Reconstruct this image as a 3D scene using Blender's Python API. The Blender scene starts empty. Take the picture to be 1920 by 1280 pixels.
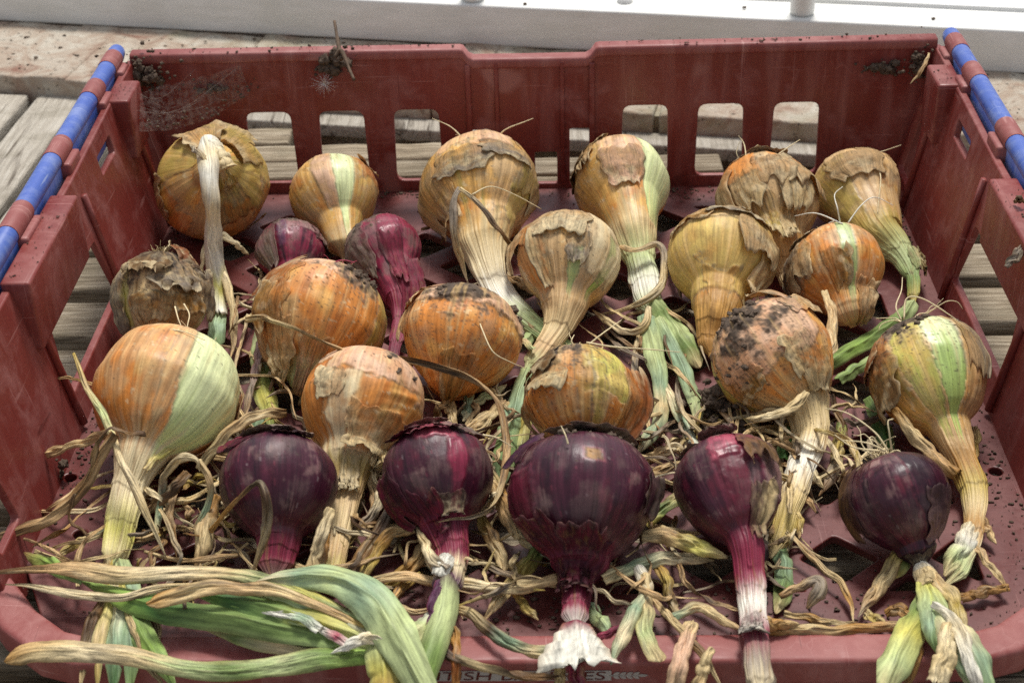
import bpy, math, random
import numpy as np
from mathutils import Vector
R_=math.radians
sc=bpy.context.scene
COL=sc.collection
# ------------------------------------------------------------------ camera
CAM=np.array([0.013727,-1.178877,0.595309]); PITCH,YAW,ROLL=R_(32.34591),R_(-1.760989),R_(-1.819468); FPX=2935.53
Fv=np.array([math.sin(YAW)*math.cos(PITCH),math.cos(YAW)*math.cos(PITCH),-math.sin(PITCH)])
Rv=np.cross(Fv,[0,0,1]); Rv/=np.linalg.norm(Rv); Uv=np.cross(Rv,Fv)
Rv,Uv=math.cos(ROLL)*Rv+math.sin(ROLL)*Uv,-math.sin(ROLL)*Rv+math.cos(ROLL)*Uv
cd=bpy.data.cameras.new('camera'); cam=bpy.data.objects.new('camera',cd); COL.objects.link(cam); sc.camera=cam
from mathutils import Matrix
cam.matrix_world=Matrix([[Rv[0],Uv[0],-Fv[0],CAM[0]],[Rv[1],Uv[1],-Fv[1],CAM[1]],[Rv[2],Uv[2],-Fv[2],CAM[2]],[0,0,0,1]])
cd.sensor_width=36; cd.lens=36*FPX/1920; cd.clip_start=.05; cd.clip_end=500
cd.dof.use_dof=True; cd.dof.focus_distance=1.03; cd.dof.aperture_fstop=15
# ------------------------------------------------------------------ sky and sun (bright overcast)
SUN_EL,SUN_AZ=R_(66),R_(10)      # azimuth from +y towards +x
w=bpy.data.worlds.new('World'); sc.world=w; w.use_nodes=True
nt=w.node_tree; bg=nt.nodes['Background']
sky=nt.nodes.new('ShaderNodeTexSky'); sky.sky_type='NISHITA'; sky.sun_disc=False
sky.sun_elevation=SUN_EL; sky.sun_rotation=SUN_AZ; sky.dust_density=2.5; sky.air_density=1.0; sky.ozone_density=1
hs=nt.nodes.new('ShaderNodeHueSaturation'); hs.inputs['Saturation'].default_value=.3
nt.links.new(sky.outputs[0],hs.inputs['Color']); nt.links.new(hs.outputs[0],bg.inputs['Color'])
bg.inputs['Strength'].default_value=.067
ld=bpy.data.lights.new('sun','SUN'); ld.energy=1.5; ld.angle=R_(14); ld.color=(1,.96,.9)
sun=bpy.data.objects.new('sun',ld); COL.objects.link(sun)
sd=Vector((math.sin(SUN_AZ)*math.cos(SUN_EL),math.cos(SUN_AZ)*math.cos(SUN_EL),math.sin(SUN_EL)))
sun.rotation_euler=(-sd).to_track_quat('-Z','Y').to_euler()
vs=sc.view_settings; vs.view_transform='Standard'; vs.look='None'; vs.exposure=1.05; vs.gamma=1
sc.cycles.use_denoising=False
# ------------------------------------------------------------------ helpers
def ray(x,y): return Fv*FPX+Rv*(x-960)-Uv*(y-640)
def P(x,y,z=0.):
    """point at height z (mm) above the crate floor seen at pixel (x,y) of the 1920x1280 photo"""
    d=ray(x,y); return CAM+d*((z*.001-CAM[2])/d[2])
def depth(p): return float((np.asarray(p)-CAM)@Fv)
def proj(p):
    d=np.asarray(p)-CAM; z=d@Fv; return 960+FPX*(d@Rv)/z, 640-FPX*(d@Uv)/z
def S(r,g,b):
    c=np.array([r,g,b])/255.; return np.where(c<=.04045,c/12.92,((c+.055)/1.055)**2.4)
rng=np.random.default_rng(7); random.seed(7)
_perm=np.random.default_rng(3).permutation(256); _perm=np.concatenate([_perm,_perm,_perm])
_g=np.random.default_rng(5).normal(size=(256,3)); _g/=np.linalg.norm(_g,axis=1)[:,None]
def noise(p):
    p=np.asarray(p,float); i=np.floor(p).astype(int); f=p-i; i&=255; u=f*f*f*(f*(f*6-15)+10)
    r=0
    for a in (0,1):
        for b in (0,1):
            for c in (0,1):
                h=_perm[_perm[_perm[(i[...,0]+a)&255]+((i[...,1]+b)&255)]+((i[...,2]+c)&255)]
                d=(f-np.array([a,b,c]))*_g[h]
                wgt=(u[...,0] if a else 1-u[...,0])*(u[...,1] if b else 1-u[...,1])*(u[...,2] if c else 1-u[...,2])
                r=r+wgt*d.sum(-1)
    return r*1.5
def fbm(p,o=3):
    s=0;a=1.;p=np.asarray(p,float)
    for k in range(o): s=s+a*noise(p*2**k+k*17.3); a*=.5
    return s
def sm(x,a,b): t=np.clip((x-a)/(b-a),0,1); return t*t*(3-2*t)
def mix(a,b,t): return a+(b-a)*np.asarray(t)[...,None]
def catmull(pts,n):
    p=np.asarray(pts,float); p=np.vstack([2*p[0]-p[1],p,2*p[-1]-p[-2]]); out=[]
    m=len(p)-3
    for q in np.linspace(0,m,n):
        i=min(int(q),m-1); t=q-i; a,b,c,d=p[i:i+4]
        out.append(.5*((2*b)+(-a+c)*t+(2*a-5*b+4*c-d)*t*t+(-a+3*b-3*c+d)*t**3))
    return np.array(out)
def tag(o,label=None,cat=None,group=None,kind=None):
    if label: o['label']=label
    if cat: o['category']=cat
    if group: o['group']=group
    if kind: o['kind']=kind
    return o
def thing(name,loc,label,cat,group=None):
    o=bpy.data.objects.new(name,None); o.location=[float(v) for v in loc]; o.empty_display_size=.02; COL.objects.link(o); tag(o,label,cat,group); o['o_']=0
    del o['o_']; return o
def mk(name,v,f,mat,parent=None,smooth=True,col=None,rgh=None,fib=None):
    """link vertices (world coords) and faces as ONE mesh object, in its parent's frame"""
    v=np.asarray(v,float)
    if parent is not None:
        q=parent; off=np.zeros(3)
        while q is not None: off+=np.array(q.location); q=q.parent
    else: off=v.mean(0)
    me=bpy.data.meshes.new(name); me.from_pydata((v-off).tolist(),[],[tuple(map(int,k)) for k in f] if not isinstance(f,np.ndarray) else f.tolist()); me.update()
    if smooth: me.polygons.foreach_set('use_smooth',[True]*len(me.polygons))
    if col is not None:
        a=me.attributes.new('Col','FLOAT_COLOR','POINT'); c=np.ones((len(v),4)); c[:,:3]=np.clip(col,0,1); a.data.foreach_set('color',c.ravel())
    if rgh is not None:
        a=me.attributes.new('Rgh','FLOAT','POINT'); a.data.foreach_set('value',np.clip(np.broadcast_to(rgh,(len(v),)),0,1).astype(float))
    if fib is not None:
        a=me.attributes.new('Fib','FLOAT_VECTOR','POINT'); a.data.foreach_set('vector',np.asarray(fib,float).ravel())
    o=bpy.data.objects.new(name,me); COL.objects.link(o); me.materials.append(mat)
    if parent is not None: o.parent=parent
    else: o.location=off
    return o
def gridfaces(n,m,wrap=False,off=0):
    i=np.arange(n-1)[:,None]; j=np.arange(m if wrap else m-1)[None,:]; j2=(j+1)%m
    return (np.stack([i*m+j,i*m+j2,(i+1)*m+j2,(i+1)*m+j],-1).reshape(-1,4)+off)
# ------------------------------------------------------------------ materials
def newmat(name):
    m=bpy.data.materials.new(name); m.use_nodes=True; n=m.node_tree.nodes; return m,m.node_tree,n['Principled BSDF']
def N(t,kind,**kw):
    n=t.nodes.new('ShaderNode'+kind)
    for k,v in kw.items():
        if k in n.inputs: n.inputs[k].default_value=v
        else: setattr(n,k,v)
    return n
def ramp(t,src,stops):
    r=t.nodes.new('ShaderNodeValToRGB'); e=r.color_ramp.elements
    while len(e)<len(stops): e.new(.5)
    for k,(p,c) in zip(e,stops): k.position=p; k.color=(*c,1) if not np.isscalar(c) else (c,c,c,1)
    t.links.new(src,r.inputs[0]); return r.outputs[0]
def mixc(t,f,a,b,mode='MIX'):
    m=t.nodes.new('ShaderNodeMix'); m.data_type='RGBA'; m.blend_type=mode
    for s,v in ((m.inputs[0],f),(m.inputs[6],a),(m.inputs[7],b)):
        if hasattr(v,'node'): t.links.new(v,s)
        elif np.isscalar(v): s.default_value=v
        else: s.default_value=(*v,1)
    return m.outputs[2]
def coords(t,scale=(1,1,1),rot=(0,0,0),which='Object'):
    tc=t.nodes.new('ShaderNodeTexCoord'); mp=t.nodes.new('ShaderNodeMapping'); mp.inputs['Scale'].default_value=scale; mp.inputs['Rotation'].default_value=rot
    t.links.new(tc.outputs[which],mp.inputs[0]); return mp.outputs[0]
def tex(t,co,scale,detail=4,rough=.55,dist=0):
    n=N(t,'TexNoise',Scale=scale,Detail=detail,Roughness=rough,Distortion=dist); t.links.new(co,n.inputs['Vector']); return n.outputs['Fac']
def bump(t,b,h,strength,dist):
    n=N(t,'Bump',Strength=strength,Distance=dist); t.links.new(h,n.inputs['Height']); t.links.new(n.outputs[0],b.inputs['Normal'])
def colmat(name,lo=.82,hi=1.1,spec=.4,bs=.5,bd=.0006,scale=900,sss=0.,trans=0.,fl=.55,fh=1.18,fs=1.,fb=.0005):
    m,t,b=newmat(name); a=t.nodes.new('ShaderNodeAttribute'); a.attribute_name='Col'; r=t.nodes.new('ShaderNodeAttribute'); r.attribute_name='Rgh'
    co=coords(t); n=tex(t,co,scale,3); n2=tex(t,co,scale*.25,4)
    k=ramp(t,n,[(.3,lo),(.7,hi)]); c=mixc(t,1.,a.outputs['Color'],k,'MULTIPLY')
    fa=t.nodes.new('ShaderNodeAttribute'); fa.attribute_name='Fib'; f1=tex(t,fa.outputs['Vector'],fs,3,.6,.2); f2=tex(t,fa.outputs['Vector'],fs*.33,2,.5)
    c=mixc(t,1.,c,ramp(t,f1,[(.3,fl),(.48,1.),(.7,fh)]),'MULTIPLY'); c=mixc(t,1.,c,ramp(t,f2,[(.3,.88),(.7,1.14)]),'MULTIPLY'); t.links.new(c,b.inputs['Base Color']); t.links.new(r.outputs['Fac'],b.inputs['Roughness'])
    b.inputs['Specular IOR Level'].default_value=spec
    if sss: b.inputs['Subsurface Weight'].default_value=sss; b.inputs['Subsurface Radius'].default_value=(1,.6,.3); b.inputs['Subsurface Scale'].default_value=.004
    mm=t.nodes.new('ShaderNodeMath'); mm.operation='MULTIPLY_ADD'; mm.inputs[1].default_value=fb/bd; t.links.new(f1,mm.inputs[0]); t.links.new(n2,mm.inputs[2]); bump(t,b,mm.outputs[0],bs,bd)
    if trans:
        out=[q for q in t.nodes if q.type=='OUTPUT_MATERIAL'][0]; tr=t.nodes.new('ShaderNodeBsdfTranslucent'); t.links.new(c,tr.inputs[0])
        ms=t.nodes.new('ShaderNodeMixShader'); ms.inputs[0].default_value=trans; t.links.new(b.outputs[0],ms.inputs[1]); t.links.new(tr.outputs[0],ms.inputs[2]); t.links.new(ms.outputs[0],out.inputs[0])
    return m
M={}
M['skin']=colmat('onion_skin',.88,1.08,.4,.4,.0005,800,fl=.78,fh=1.22,fs=.5,fb=.0004)
M['paper']=colmat('papery_skin',.82,1.12,.3,.5,.0008,700,trans=.34,fl=.55,fh=1.2,fs=.6,fb=.0006)
M['leaf']=colmat('leaf',.84,1.12,.35,.6,.0006,900,trans=.12,fl=.38,fh=1.28,fs=1.15,fb=.0009)
M['green']=colmat('green_leaf',.9,1.08,.4,.4,.0005,700,trans=.12,fl=.6,fh=1.2,fs=.9,fb=.0003)
M['root']=colmat('root_fibre',.8,1.1,.2,.3,.0003,900)
def soilmat():
    m,t,b=newmat('soil'); co=coords(t); n=tex(t,co,350,5,.65); n2=tex(t,co,90,3)
    c=ramp(t,n,[(.25,S(58,48,40)),(.55,S(108,94,82)),(.8,S(150,136,121))]); c=mixc(t,n2,c,S(98,84,72)); t.links.new(c,b.inputs['Base Color']); b.inputs['Roughness'].default_value=.95; b.inputs['Specular IOR Level'].default_value=.1
    bump(t,b,n,1,.002); return m
M['soil']=soilmat()
def plastic(name,c0,c1,c2,rough=.42,grime=.6):
    m,t,b=newmat(name); co=coords(t,which='Object')
    n=tex(t,co,30,7,.68,.3); n2=tex(t,co,7,4,.5,.2); n3=tex(t,co,900,2); n4=tex(t,coords(t,(1,1,.12)),60,5,.6)
    c=ramp(t,n2,[(.3,c0),(.7,c1)]); k=ramp(t,n,[(.5,0.),(.72,1.)]); k4=ramp(t,n4,[(.5,0.),(.74,.8)])
    mx=t.nodes.new('ShaderNodeMath'); mx.operation='MAXIMUM'; t.links.new(k,mx.inputs[0]); t.links.new(k4,mx.inputs[1])
    mm=t.nodes.new('ShaderNodeMath'); mm.operation='MULTIPLY'; mm.inputs[1].default_value=.5; t.links.new(mx.outputs[0],mm.inputs[0])
    c=mixc(t,mm.outputs[0],c,c2)
    sp=ramp(t,tex(t,co,420,3,.7),[(.68,0.),(.76,1.)]); area=ramp(t,tex(t,co,14,3),[(.45,0.),(.65,1.)])
    ml=t.nodes.new('ShaderNodeMath'); ml.operation='MULTIPLY'; t.links.new(sp,ml.inputs[0]); t.links.new(area,ml.inputs[1])
    m3=t.nodes.new('ShaderNodeMath'); m3.operation='MULTIPLY'; m3.inputs[1].default_value=grime; t.links.new(ml.outputs[0],m3.inputs[0])
    c=mixc(t,m3.outputs[0],c,S(62,48,42))
    sv=N(t,'TexVoronoi',Scale=16.,feature='DISTANCE_TO_EDGE'); wv=tex(t,co,20,3); 
    vm=t.nodes.new('ShaderNodeVectorMath'); vm.operation='ADD'; t.links.new(co,vm.inputs[0]); 
    cn=N(t,'TexNoise',Scale=25.,Detail=2.); t.links.new(co,cn.inputs['Vector']); vs_=t.nodes.new('ShaderNodeVectorMath'); vs_.operation='SCALE'; vs_.inputs['Scale'].default_value=.06; t.links.new(cn.outputs['Color'],vs_.inputs[0]); t.links.new(vs_.outputs[0],vm.inputs[1]); t.links.new(vm.outputs[0],sv.inputs['Vector'])
    scr=ramp(t,sv.outputs['Distance'],[(.0,.22),(.006,0.)]); gate=ramp(t,tex(t,co,9,2),[(.5,0.),(.62,1.)]); sg=t.nodes.new('ShaderNodeMath'); sg.operation='MULTIPLY'; t.links.new(scr,sg.inputs[0]); t.links.new(gate,sg.inputs[1]); c=mixc(t,sg.outputs[0],c,c2)
    for sx,an in (((1.,.03,.03),.5),((.03,.03,1.),-.3),((.03,1.,.03),.2)):
        sn=tex(t,coords(t,sx,(an,an,an)),520,2,.5); sk=ramp(t,sn,[(.69,0.),(.74,.5)]); c=mixc(t,sk,c,c2)
        sn=tex(t,coords(t,sx,(-an,an,.9)),700,2,.5); sk=ramp(t,sn,[(.70,0.),(.76,.6)]); c=mixc(t,sk,c,tuple(np.asarray(c0)*.55))
    t.links.new(c,b.inputs['Base Color']); rr=ramp(t,n,[(.35,rough-.08),(.7,rough+.2)]); t.links.new(rr,b.inputs['Roughness'])
    b.inputs['Specular IOR Level'].default_value=.45; bump(t,b,tex(t,co,160,4),.12,.0008); return m
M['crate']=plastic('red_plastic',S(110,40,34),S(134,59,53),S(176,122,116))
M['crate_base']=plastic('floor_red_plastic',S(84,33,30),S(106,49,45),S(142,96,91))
M['crate_worn_sunlit']=plastic('worn_sunlit_red_plastic',S(132,64,60),S(150,84,80),S(186,138,132),.5,.5)  # paler copy of the red: wear, plus sunlight on top edges put into the colour
M['blue']=plastic('blue_plastic',S(60,88,170),S(78,106,184),S(160,172,200),.4,.5)
M['mark']=plastic('faded_print',S(170,165,160),S(185,180,175),S(150,120,115),.5,.4)
def woodmat(name,c0,c1,c2,ax=0):
    m,t,b=newmat(name); sc_=(.06,1,1) if ax==0 else (1,.06,1)
    oi=t.nodes.new('ShaderNodeObjectInfo'); co0=coords(t,sc_)
    vm=t.nodes.new('ShaderNodeVectorMath'); vm.operation='ADD'; t.links.new(co0,vm.inputs[0]); t.links.new(oi.outputs['Random'],vm.inputs[1]); co=vm.outputs[0]
    g=tex(t,co,260,6,.7,.4); g2=tex(t,co,70,4,.6,1.2); g3=tex(t,coords(t,(.5,1,1)),30,5,.6)
    c=ramp(t,g,[(.28,c0),(.5,c1),(.72,c2)]); dk=ramp(t,g2,[(.3,1.),(.42,0.)]); c=mixc(t,dk,c,S(66,52,40))
    al=ramp(t,g3,[(.5,0.),(.75,.6)]); c=mixc(t,al,c,S(112,104,84)); oc=ramp(t,oi.outputs['Random'],[(0,.8),(1,1.1)]); c=mixc(t,1.,c,oc,'MULTIPLY')
    t.links.new(c,b.inputs['Base Color']); b.inputs['Roughness'].default_value=.85; b.inputs['Specular IOR Level'].default_value=.2
    ad=t.nodes.new('ShaderNodeMath'); ad.operation='ADD'; t.links.new(g,ad.inputs[0]); t.links.new(g2,ad.inputs[1]); bump(t,b,ad.outputs[0],.9,.003); return m
M['wood']=woodmat('weathered_wood',S(92,78,60),S(156,142,120),S(198,186,164))
M['woodpale']=woodmat('bleached_wood',S(150,142,130),S(182,174,160),S(204,198,186),1)
def brickmat():
    m,t,b=newmat('old_brick'); co=coords(t); n=tex(t,co,26,6,.65,.8); n2=tex(t,co,120,5,.7); n3=tex(t,co,12,4); oi=t.nodes.new('ShaderNodeObjectInfo')
    c=ramp(t,n,[(.3,S(134,98,82)),(.45,S(166,148,130)),(.62,S(188,180,165))]); k=ramp(t,n3,[(.55,0.),(.7,.6)]); c=mixc(t,k,c,S(120,112,76)); d=ramp(t,n2,[(.3,1.),(.42,0.)]); c=mixc(t,d,c,S(70,60,48))
    t.links.new(c,b.inputs['Base Color']); b.inputs['Roughness'].default_value=.92; bump(t,b,n2,.8,.003); return m
M['brick']=brickmat()
def paintmat():
    m,t,b=newmat('white_paint'); co=coords(t,(.1,1,1)); n=tex(t,co,140,5,.6); n2=tex(t,coords(t),220,3,.7); n3=tex(t,coords(t),9,4)
    c=ramp(t,n,[(.3,S(222,222,217)),(.7,S(236,236,233))]); sp=ramp(t,n2,[(.74,0.),(.8,.7)]); c=mixc(t,sp,c,S(120,116,105)); g=ramp(t,n3,[(.5,0.),(.8,.35)]); c=mixc(t,g,c,S(190,190,176))
    t.links.new(c,b.inputs['Base Color']); b.inputs['Roughness'].default_value=.5; bump(t,b,n,.25,.001); return m
M['paint']=paintmat()
def simple(name,c,r=.9):
    m,t,b=newmat(name); n=tex(t,coords(t),300,4); k=ramp(t,n,[(.3,.7),(.7,1.15)]); t.links.new(mixc(t,1.,tuple(c),k,'MULTIPLY'),b.inputs['Base Color']); b.inputs['Roughness'].default_value=r; return m
M['web']=simple('cobweb',S(150,140,132))
def webmat():
    m,t,b=newmat('cobweb_film'); b.inputs['Base Color'].default_value=(*S(150,138,130),1); b.inputs['Roughness'].default_value=1; co=coords(t); n=tex(t,co,240,5,.7); al=ramp(t,n,[(.4,.0),(.75,.5)]); t.links.new(al,b.inputs['Alpha']); return m
M['film']=webmat(); M['fluff']=simple('seed_fluff',S(250,248,244))
# ------------------------------------------------------------------ solid shapes
def boxv(c,d,rot=0,bev=.002,seg=2,jit=0,cuts=0,seed=0):
    """bevelled box (centre, size, rotation about z): verts, faces"""
    import bmesh
    bm=bmesh.new(); bmesh.ops.create_cube(bm,size=1)
    for v in bm.verts: v.co=Vector((v.co.x*d[0],v.co.y*d[1],v.co.z*d[2]))
    if bev: bmesh.ops.bevel(bm,geom=bm.edges[:],offset=bev,segments=seg,affect='EDGES',profile=.6)
    if cuts:
        L=int(np.argmax(d[:2])); es=[e for e in bm.edges if abs((e.verts[1].co-e.verts[0].co)[L])>d[L]*.5]
        bmesh.ops.subdivide_edges(bm,edges=es,cuts=cuts,use_grid_fill=True)
    v=np.array([q.co[:] for q in bm.verts])
    if jit:
        n=np.stack([noise(v*45+seed*3.1+k*11) for k in range(3)],-1); n2=np.stack([noise(v*np.array([6,6,6])+seed*5.7+k*7) for k in range(3)],-1); v=v+(n*.6+n2)*jit
    f=[[q.index for q in p.verts] for p in bm.faces]; bm.free()
    c_,s_=math.cos(rot),math.sin(rot); v=v@np.array([[c_,s_,0],[-s_,c_,0],[0,0,1]])
    return v+np.array(c),f
def roundpoly(p,r,n=4):
    p=[np.array(q,float) for q in p]; out=[]
    for i in range(len(p)):
        a,b,c=p[i-1],p[i],p[(i+1)%len(p)]; l1,l2=np.linalg.norm(a-b),np.linalg.norm(c-b); k=min(r,l1*.45,l2*.45)
        A=b+(a-b)/l1*k; Cc=b+(c-b)/l2*k
        for t in np.linspace(0,1,n): out.append((1-t)**2*A+2*t*(1-t)*b+t*t*Cc)
    return out
def plate(name,outer,holes,th,bev,mat,mapf,parent):
    """flat plate with holes (2-D curve fill, extruded, bevelled) mapped into place by mapf(u,v,w)"""
    cu=bpy.data.curves.new(name,'CURVE'); cu.dimensions='2D'; cu.fill_mode='BOTH'; cu.extrude=th/2-bev; cu.bevel_depth=bev; cu.bevel_resolution=2; cu.offset=-bev
    for pl_ in [outer]+holes:
        s=cu.splines.new('POLY'); s.points.add(len(pl_)-1)
        for q,c in zip(s.points,pl_): q.co=(c[0],c[1],0,1)
        s.use_cyclic_u=True
    ob=bpy.data.objects.new(name,cu); COL.objects.link(ob); dg=bpy.context.evaluated_depsgraph_get()
    me=bpy.data.meshes.new_from_object(ob.evaluated_get(dg)); v=np.array([q.co[:] for q in me.vertices]); f=[list(p.vertices) for p in me.polygons]
    bpy.data.objects.remove(ob); bpy.data.curves.remove(cu); bpy.data.meshes.remove(me)
    # weld
    key=np.round(v*2e5).astype(np.int64); _,idx,inv=np.unique(key,axis=0,return_index=True,return_inverse=True); v=v[idx]; inv=inv.ravel(); f=[[inv[k] for k in p] for p in f]; f=[p for p in f if len(set(p))==len(p)]
    o=mk(name,mapf(v),f,mat,parent,smooth=False); 
    return o
def section_sweep(path,sec):
    """sec: list of (across,up) offsets, closed; path list of 3-D points on a gently bending line; mitred in plan"""
    p=np.asarray(path,float); n=len(p); V=[]
    for i in range(n):
        a=p[max(i-1,0)];b=p[min(i+1,n-1)]; t=(b-a); t=t/np.linalg.norm(t); s=np.cross(t,[0,0,1]); s/=np.linalg.norm(s)
        if 0<i<n-1:
            t1=p[i]-p[i-1]; t1[2]=0; t1/=np.linalg.norm(t1); sc1=np.cross(t1,[0,0,1]); k=1/max(.6,abs(s@sc1))
        else: k=1
        for (u,v) in sec: V.append(p[i]+s*u*k+np.array([0,0,v]))
    m=len(sec); F=gridfaces(n,m,True).tolist(); F.append(list(range(m))[::-1]); F.append([ (n-1)*m+j for j in range(m)])
    return np.array(V),F
def rrect(w_,h,r,n=4):
    return [tuple(q) for q in roundpoly([(-w_/2,-h/2),(w_/2,-h/2),(w_/2,h/2),(-w_/2,h/2)],r,n)]
def tubev(pts,rad,n=8,cap=True):
    p=np.asarray(pts,float); m=len(p); rad=np.broadcast_to(rad,(m,)); T=np.gradient(p,axis=0); T/=np.linalg.norm(T,axis=1)[:,None]+1e-12
    a=np.array([0,0,1.]) if abs(T[0][2])<.9 else np.array([1.,0,0]); e=np.cross(T[0],a); e/=np.linalg.norm(e); V=[]; th=np.arange(n)/n*2*np.pi
    for i in range(m):
        e=e-T[i]*(e@T[i]); e/=np.linalg.norm(e)+1e-12; b=np.cross(T[i],e); V.append(p[i]+rad[i]*(np.cos(th)[:,None]*e+np.sin(th)[:,None]*b))
    F=gridfaces(m,n,True).tolist()
    if cap: F.append(list(range(n))[::-1]); F.append([(m-1)*n+j for j in range(n)])
    return np.vstack(V),F
def join(parts):
    V=[];F=[];o=0
    for v,f in parts: V.append(v); F+= [[k+o for k in q] for q in f]; o+=len(v)
    return np.vstack(V),F
# ------------------------------------------------------------------ the setting
v,f=boxv((0,.3,-.145),(8,8,.05),bev=0); tag(mk('ground',v,f,M['soil'],smooth=False),kind='structure',label='dark bare soil under the slatted staging')
KS=-.19; ka=math.atan(KS)          # the kerb and the white frame run askew behind the crate
def kerb_y(x): return .122+(x-.235)*KS
def white_y(x): return .225+(x-.466)*KS
kerb=thing('brick_kerb',(0,kerb_y(0)+.06,-.05),'row of old pale bricks with moss along the foot of the white frame','kerb')
x=-.86; k=0
while x<.85:
    L=.205+.02*random.random(); 
    if k==2: x=-.497
    cx=x+L/2*math.cos(ka); cy=kerb_y(cx)+.072
    v,f=boxv((cx,cy,-.034+random.uniform(-.002,.002)),(L-.003,.142,.068),ka+random.uniform(-.012,.012),.003,3,.003,16,k); o=mk('brick',v,f,M['brick'],kerb); x+=L*math.cos(ka); k+=1
v,f=boxv((0,kerb_y(0)+.073,-.04),(1.7,.134,.072),ka,.0,0); mk('mortar_bed',v,f,M['brick'],kerb,smooth=False)
fr=thing('white_frame',(0,white_y(0)+.1,0),'white painted timber sill running behind the crate','sill')
v,f=boxv((0,white_y(0)+.20,.0215),(3.,.40,.043),ka,.003,3,.0004,30,3); mk('sill_board',v,f,M['paint'],fr)
v,f=boxv((.1,white_y(.1)+.05+.17,.0235),(3.,.34,.047),ka,.002,3,.0003,30,9); mk('sill_ledge',v,f,M['paint'],fr)
for (px,py,h) in ((1507,34,.09),(886,7,.07),(1172,6,.06)):
    b=P(px,py,43.); 
    if px==1172: v,f=tubev([b+np.array([0,.004,-.002]),b+np.array([0,.004,.004])],.008,14); nm='screw_cover'
    else: v,f=tubev([b+np.array([0,.012,0]),b+np.array([0,.012,.003]),b+np.array([0,.013,h])],[.0105,.0118,.0118],20); nm='frame_peg'
    mk(nm,v,f,M['paint'],fr)
for (px,py) in ((1750,35),(985,7),(1395,15)):
    b=P(px,py,44.3); q=thing('soil_crumb',b,{1750:'dark crumb of soil on the white sill near the right end of the crate',985:'tiny dark speck of soil on the white sill above the crate notch',1395:'tiny speck of soil on the white sill beside the peg'}[px],'soil crumb')
    v,f=boxv(b,(.0036,.0026,.002),.3,.0007,2,.0012,0,px); mk('crumb',v,f,M['soil'],q)
stg=thing('slatted_staging',(0,-.2,-.05),'weathered grey timber slats that the crate stands on','staging')
y=-.785; k=0
while y<.165:
    bk=y>-.03; wd=(.031 if bk else .050)+random.uniform(-.003,.003); xl=-.377+random.uniform(-.004,.004)
    xr=.75 if y<.02 else min(.75,.235+(.122-.054-y)/.19); top=-.0172-random.uniform(0,.0018)
    v,f=boxv(((xl+xr)/2,y,top-.010),(xr-xl,wd,.020),random.uniform(-.004,.004),.0025,2,.0016,28,k+1); mk('slat',v,f,M['wood'],stg); y+=(.0375 if y>-.05 else .0685); k+=1
v,f=boxv((.12,kerb_y(.12)-.016,-.0235),(1.05,.026,.013),ka,.002,2,.0008,20,77); mk('slat',v,f,M['woodpale'],stg)
for xx in (-.34,.0,.4): v,f=boxv((xx,-.35,-.072),(.04,.9,.04),0,.002,1); mk('bearer',v,f,M['wood'],stg)
dk=thing('duckboard',(-.48,.0,-.05),'pale bleached planks at the left running back to the bricks','duckboard')
for i,(x0,wd) in enumerate(((-.42,.047),(-.476,.048),(-.533,.048),(-.59,.05),(-.647,.05))):
    v,f=boxv((x0-.013,.262-.28,-.0285+.002*(i==2)),(wd,.56,.02),-.07,.003,2,.001,16,i+40); mk('plank',v,f,M['woodpale'],dk)
# ------------------------------------------------------------------ the crate
cr=thing('plastic_crate',(0,-.28,-.014),'open red plastic bread crate with blue handle bars along both sides','crate')
HW,TAPER,H=.297,.0245,.126
def wx(z): return HW+TAPER*z/H
# floor lattice
def clip(poly,ax,lim,keep):
    out=[]
    for i in range(len(poly)):
        a,b=poly[i-1],poly[i]; da,db=(a[ax]-lim)*keep,(b[ax]-lim)*keep
        if (da<0)!=(db<0): t=da/(da-db); out.append((a[0]+(b[0]-a[0])*t,a[1]+(b[1]-a[1])*t))
        if db>=0: out.append(b)
    return out
holes=[]; A,B=.0755,.0697
for j in range(-1,15):
    for i in range(-5,6):
        cx=.0+.1775-.0755*2+(i+(.5 if j%2 else 0))*A-.0; cy=-.4785+(j-0)*B/2
        d=[(cx-.0232,cy),(cx,cy-.0208),(cx+.0232,cy),(cx,cy+.0208)]
        for ax,lim,kp in ((0,-.256,1),(0,.256,-1),(1,-.5065,1),(1,-.037,-1)):
            if d: d=clip(d,ax,lim,kp)
        if len(d)>=3:
            ar=abs(sum(d[q-1][0]*d[q][1]-d[q][0]*d[q-1][1] for q in range(len(d))))/2
            if ar>6e-5: holes.append([tuple(q) for q in roundpoly(d,.0035,4)])
for (px,py) in ((1867,883),(131,895),(150,1000)):
    c=P(px,py); holes.append([(c[0]+.0042*math.cos(a),c[1]+.0042*math.sin(a)) for a in np.linspace(0,2*np.pi,12,endpoint=False)])
fo=[(-.301,.004),(-.301,-.47),(-.26,-.556),(.257,-.556),(.301,-.47),(.301,.004)]
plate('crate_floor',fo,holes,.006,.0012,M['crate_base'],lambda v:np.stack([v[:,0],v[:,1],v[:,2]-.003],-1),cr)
ribs=[]
for y_ in (-.53,-.02): ribs.append(boxv((0,y_,-.010),(.56,.004,.008),0,.0005,1))
for x_ in (-.28,.28): ribs.append(boxv((x_,-.27,-.010),(.004,.5,.008),0,.0005,1))
for v,f in ribs: mk('floor_rib',v,f,M['crate'],cr,smooth=False)
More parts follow.
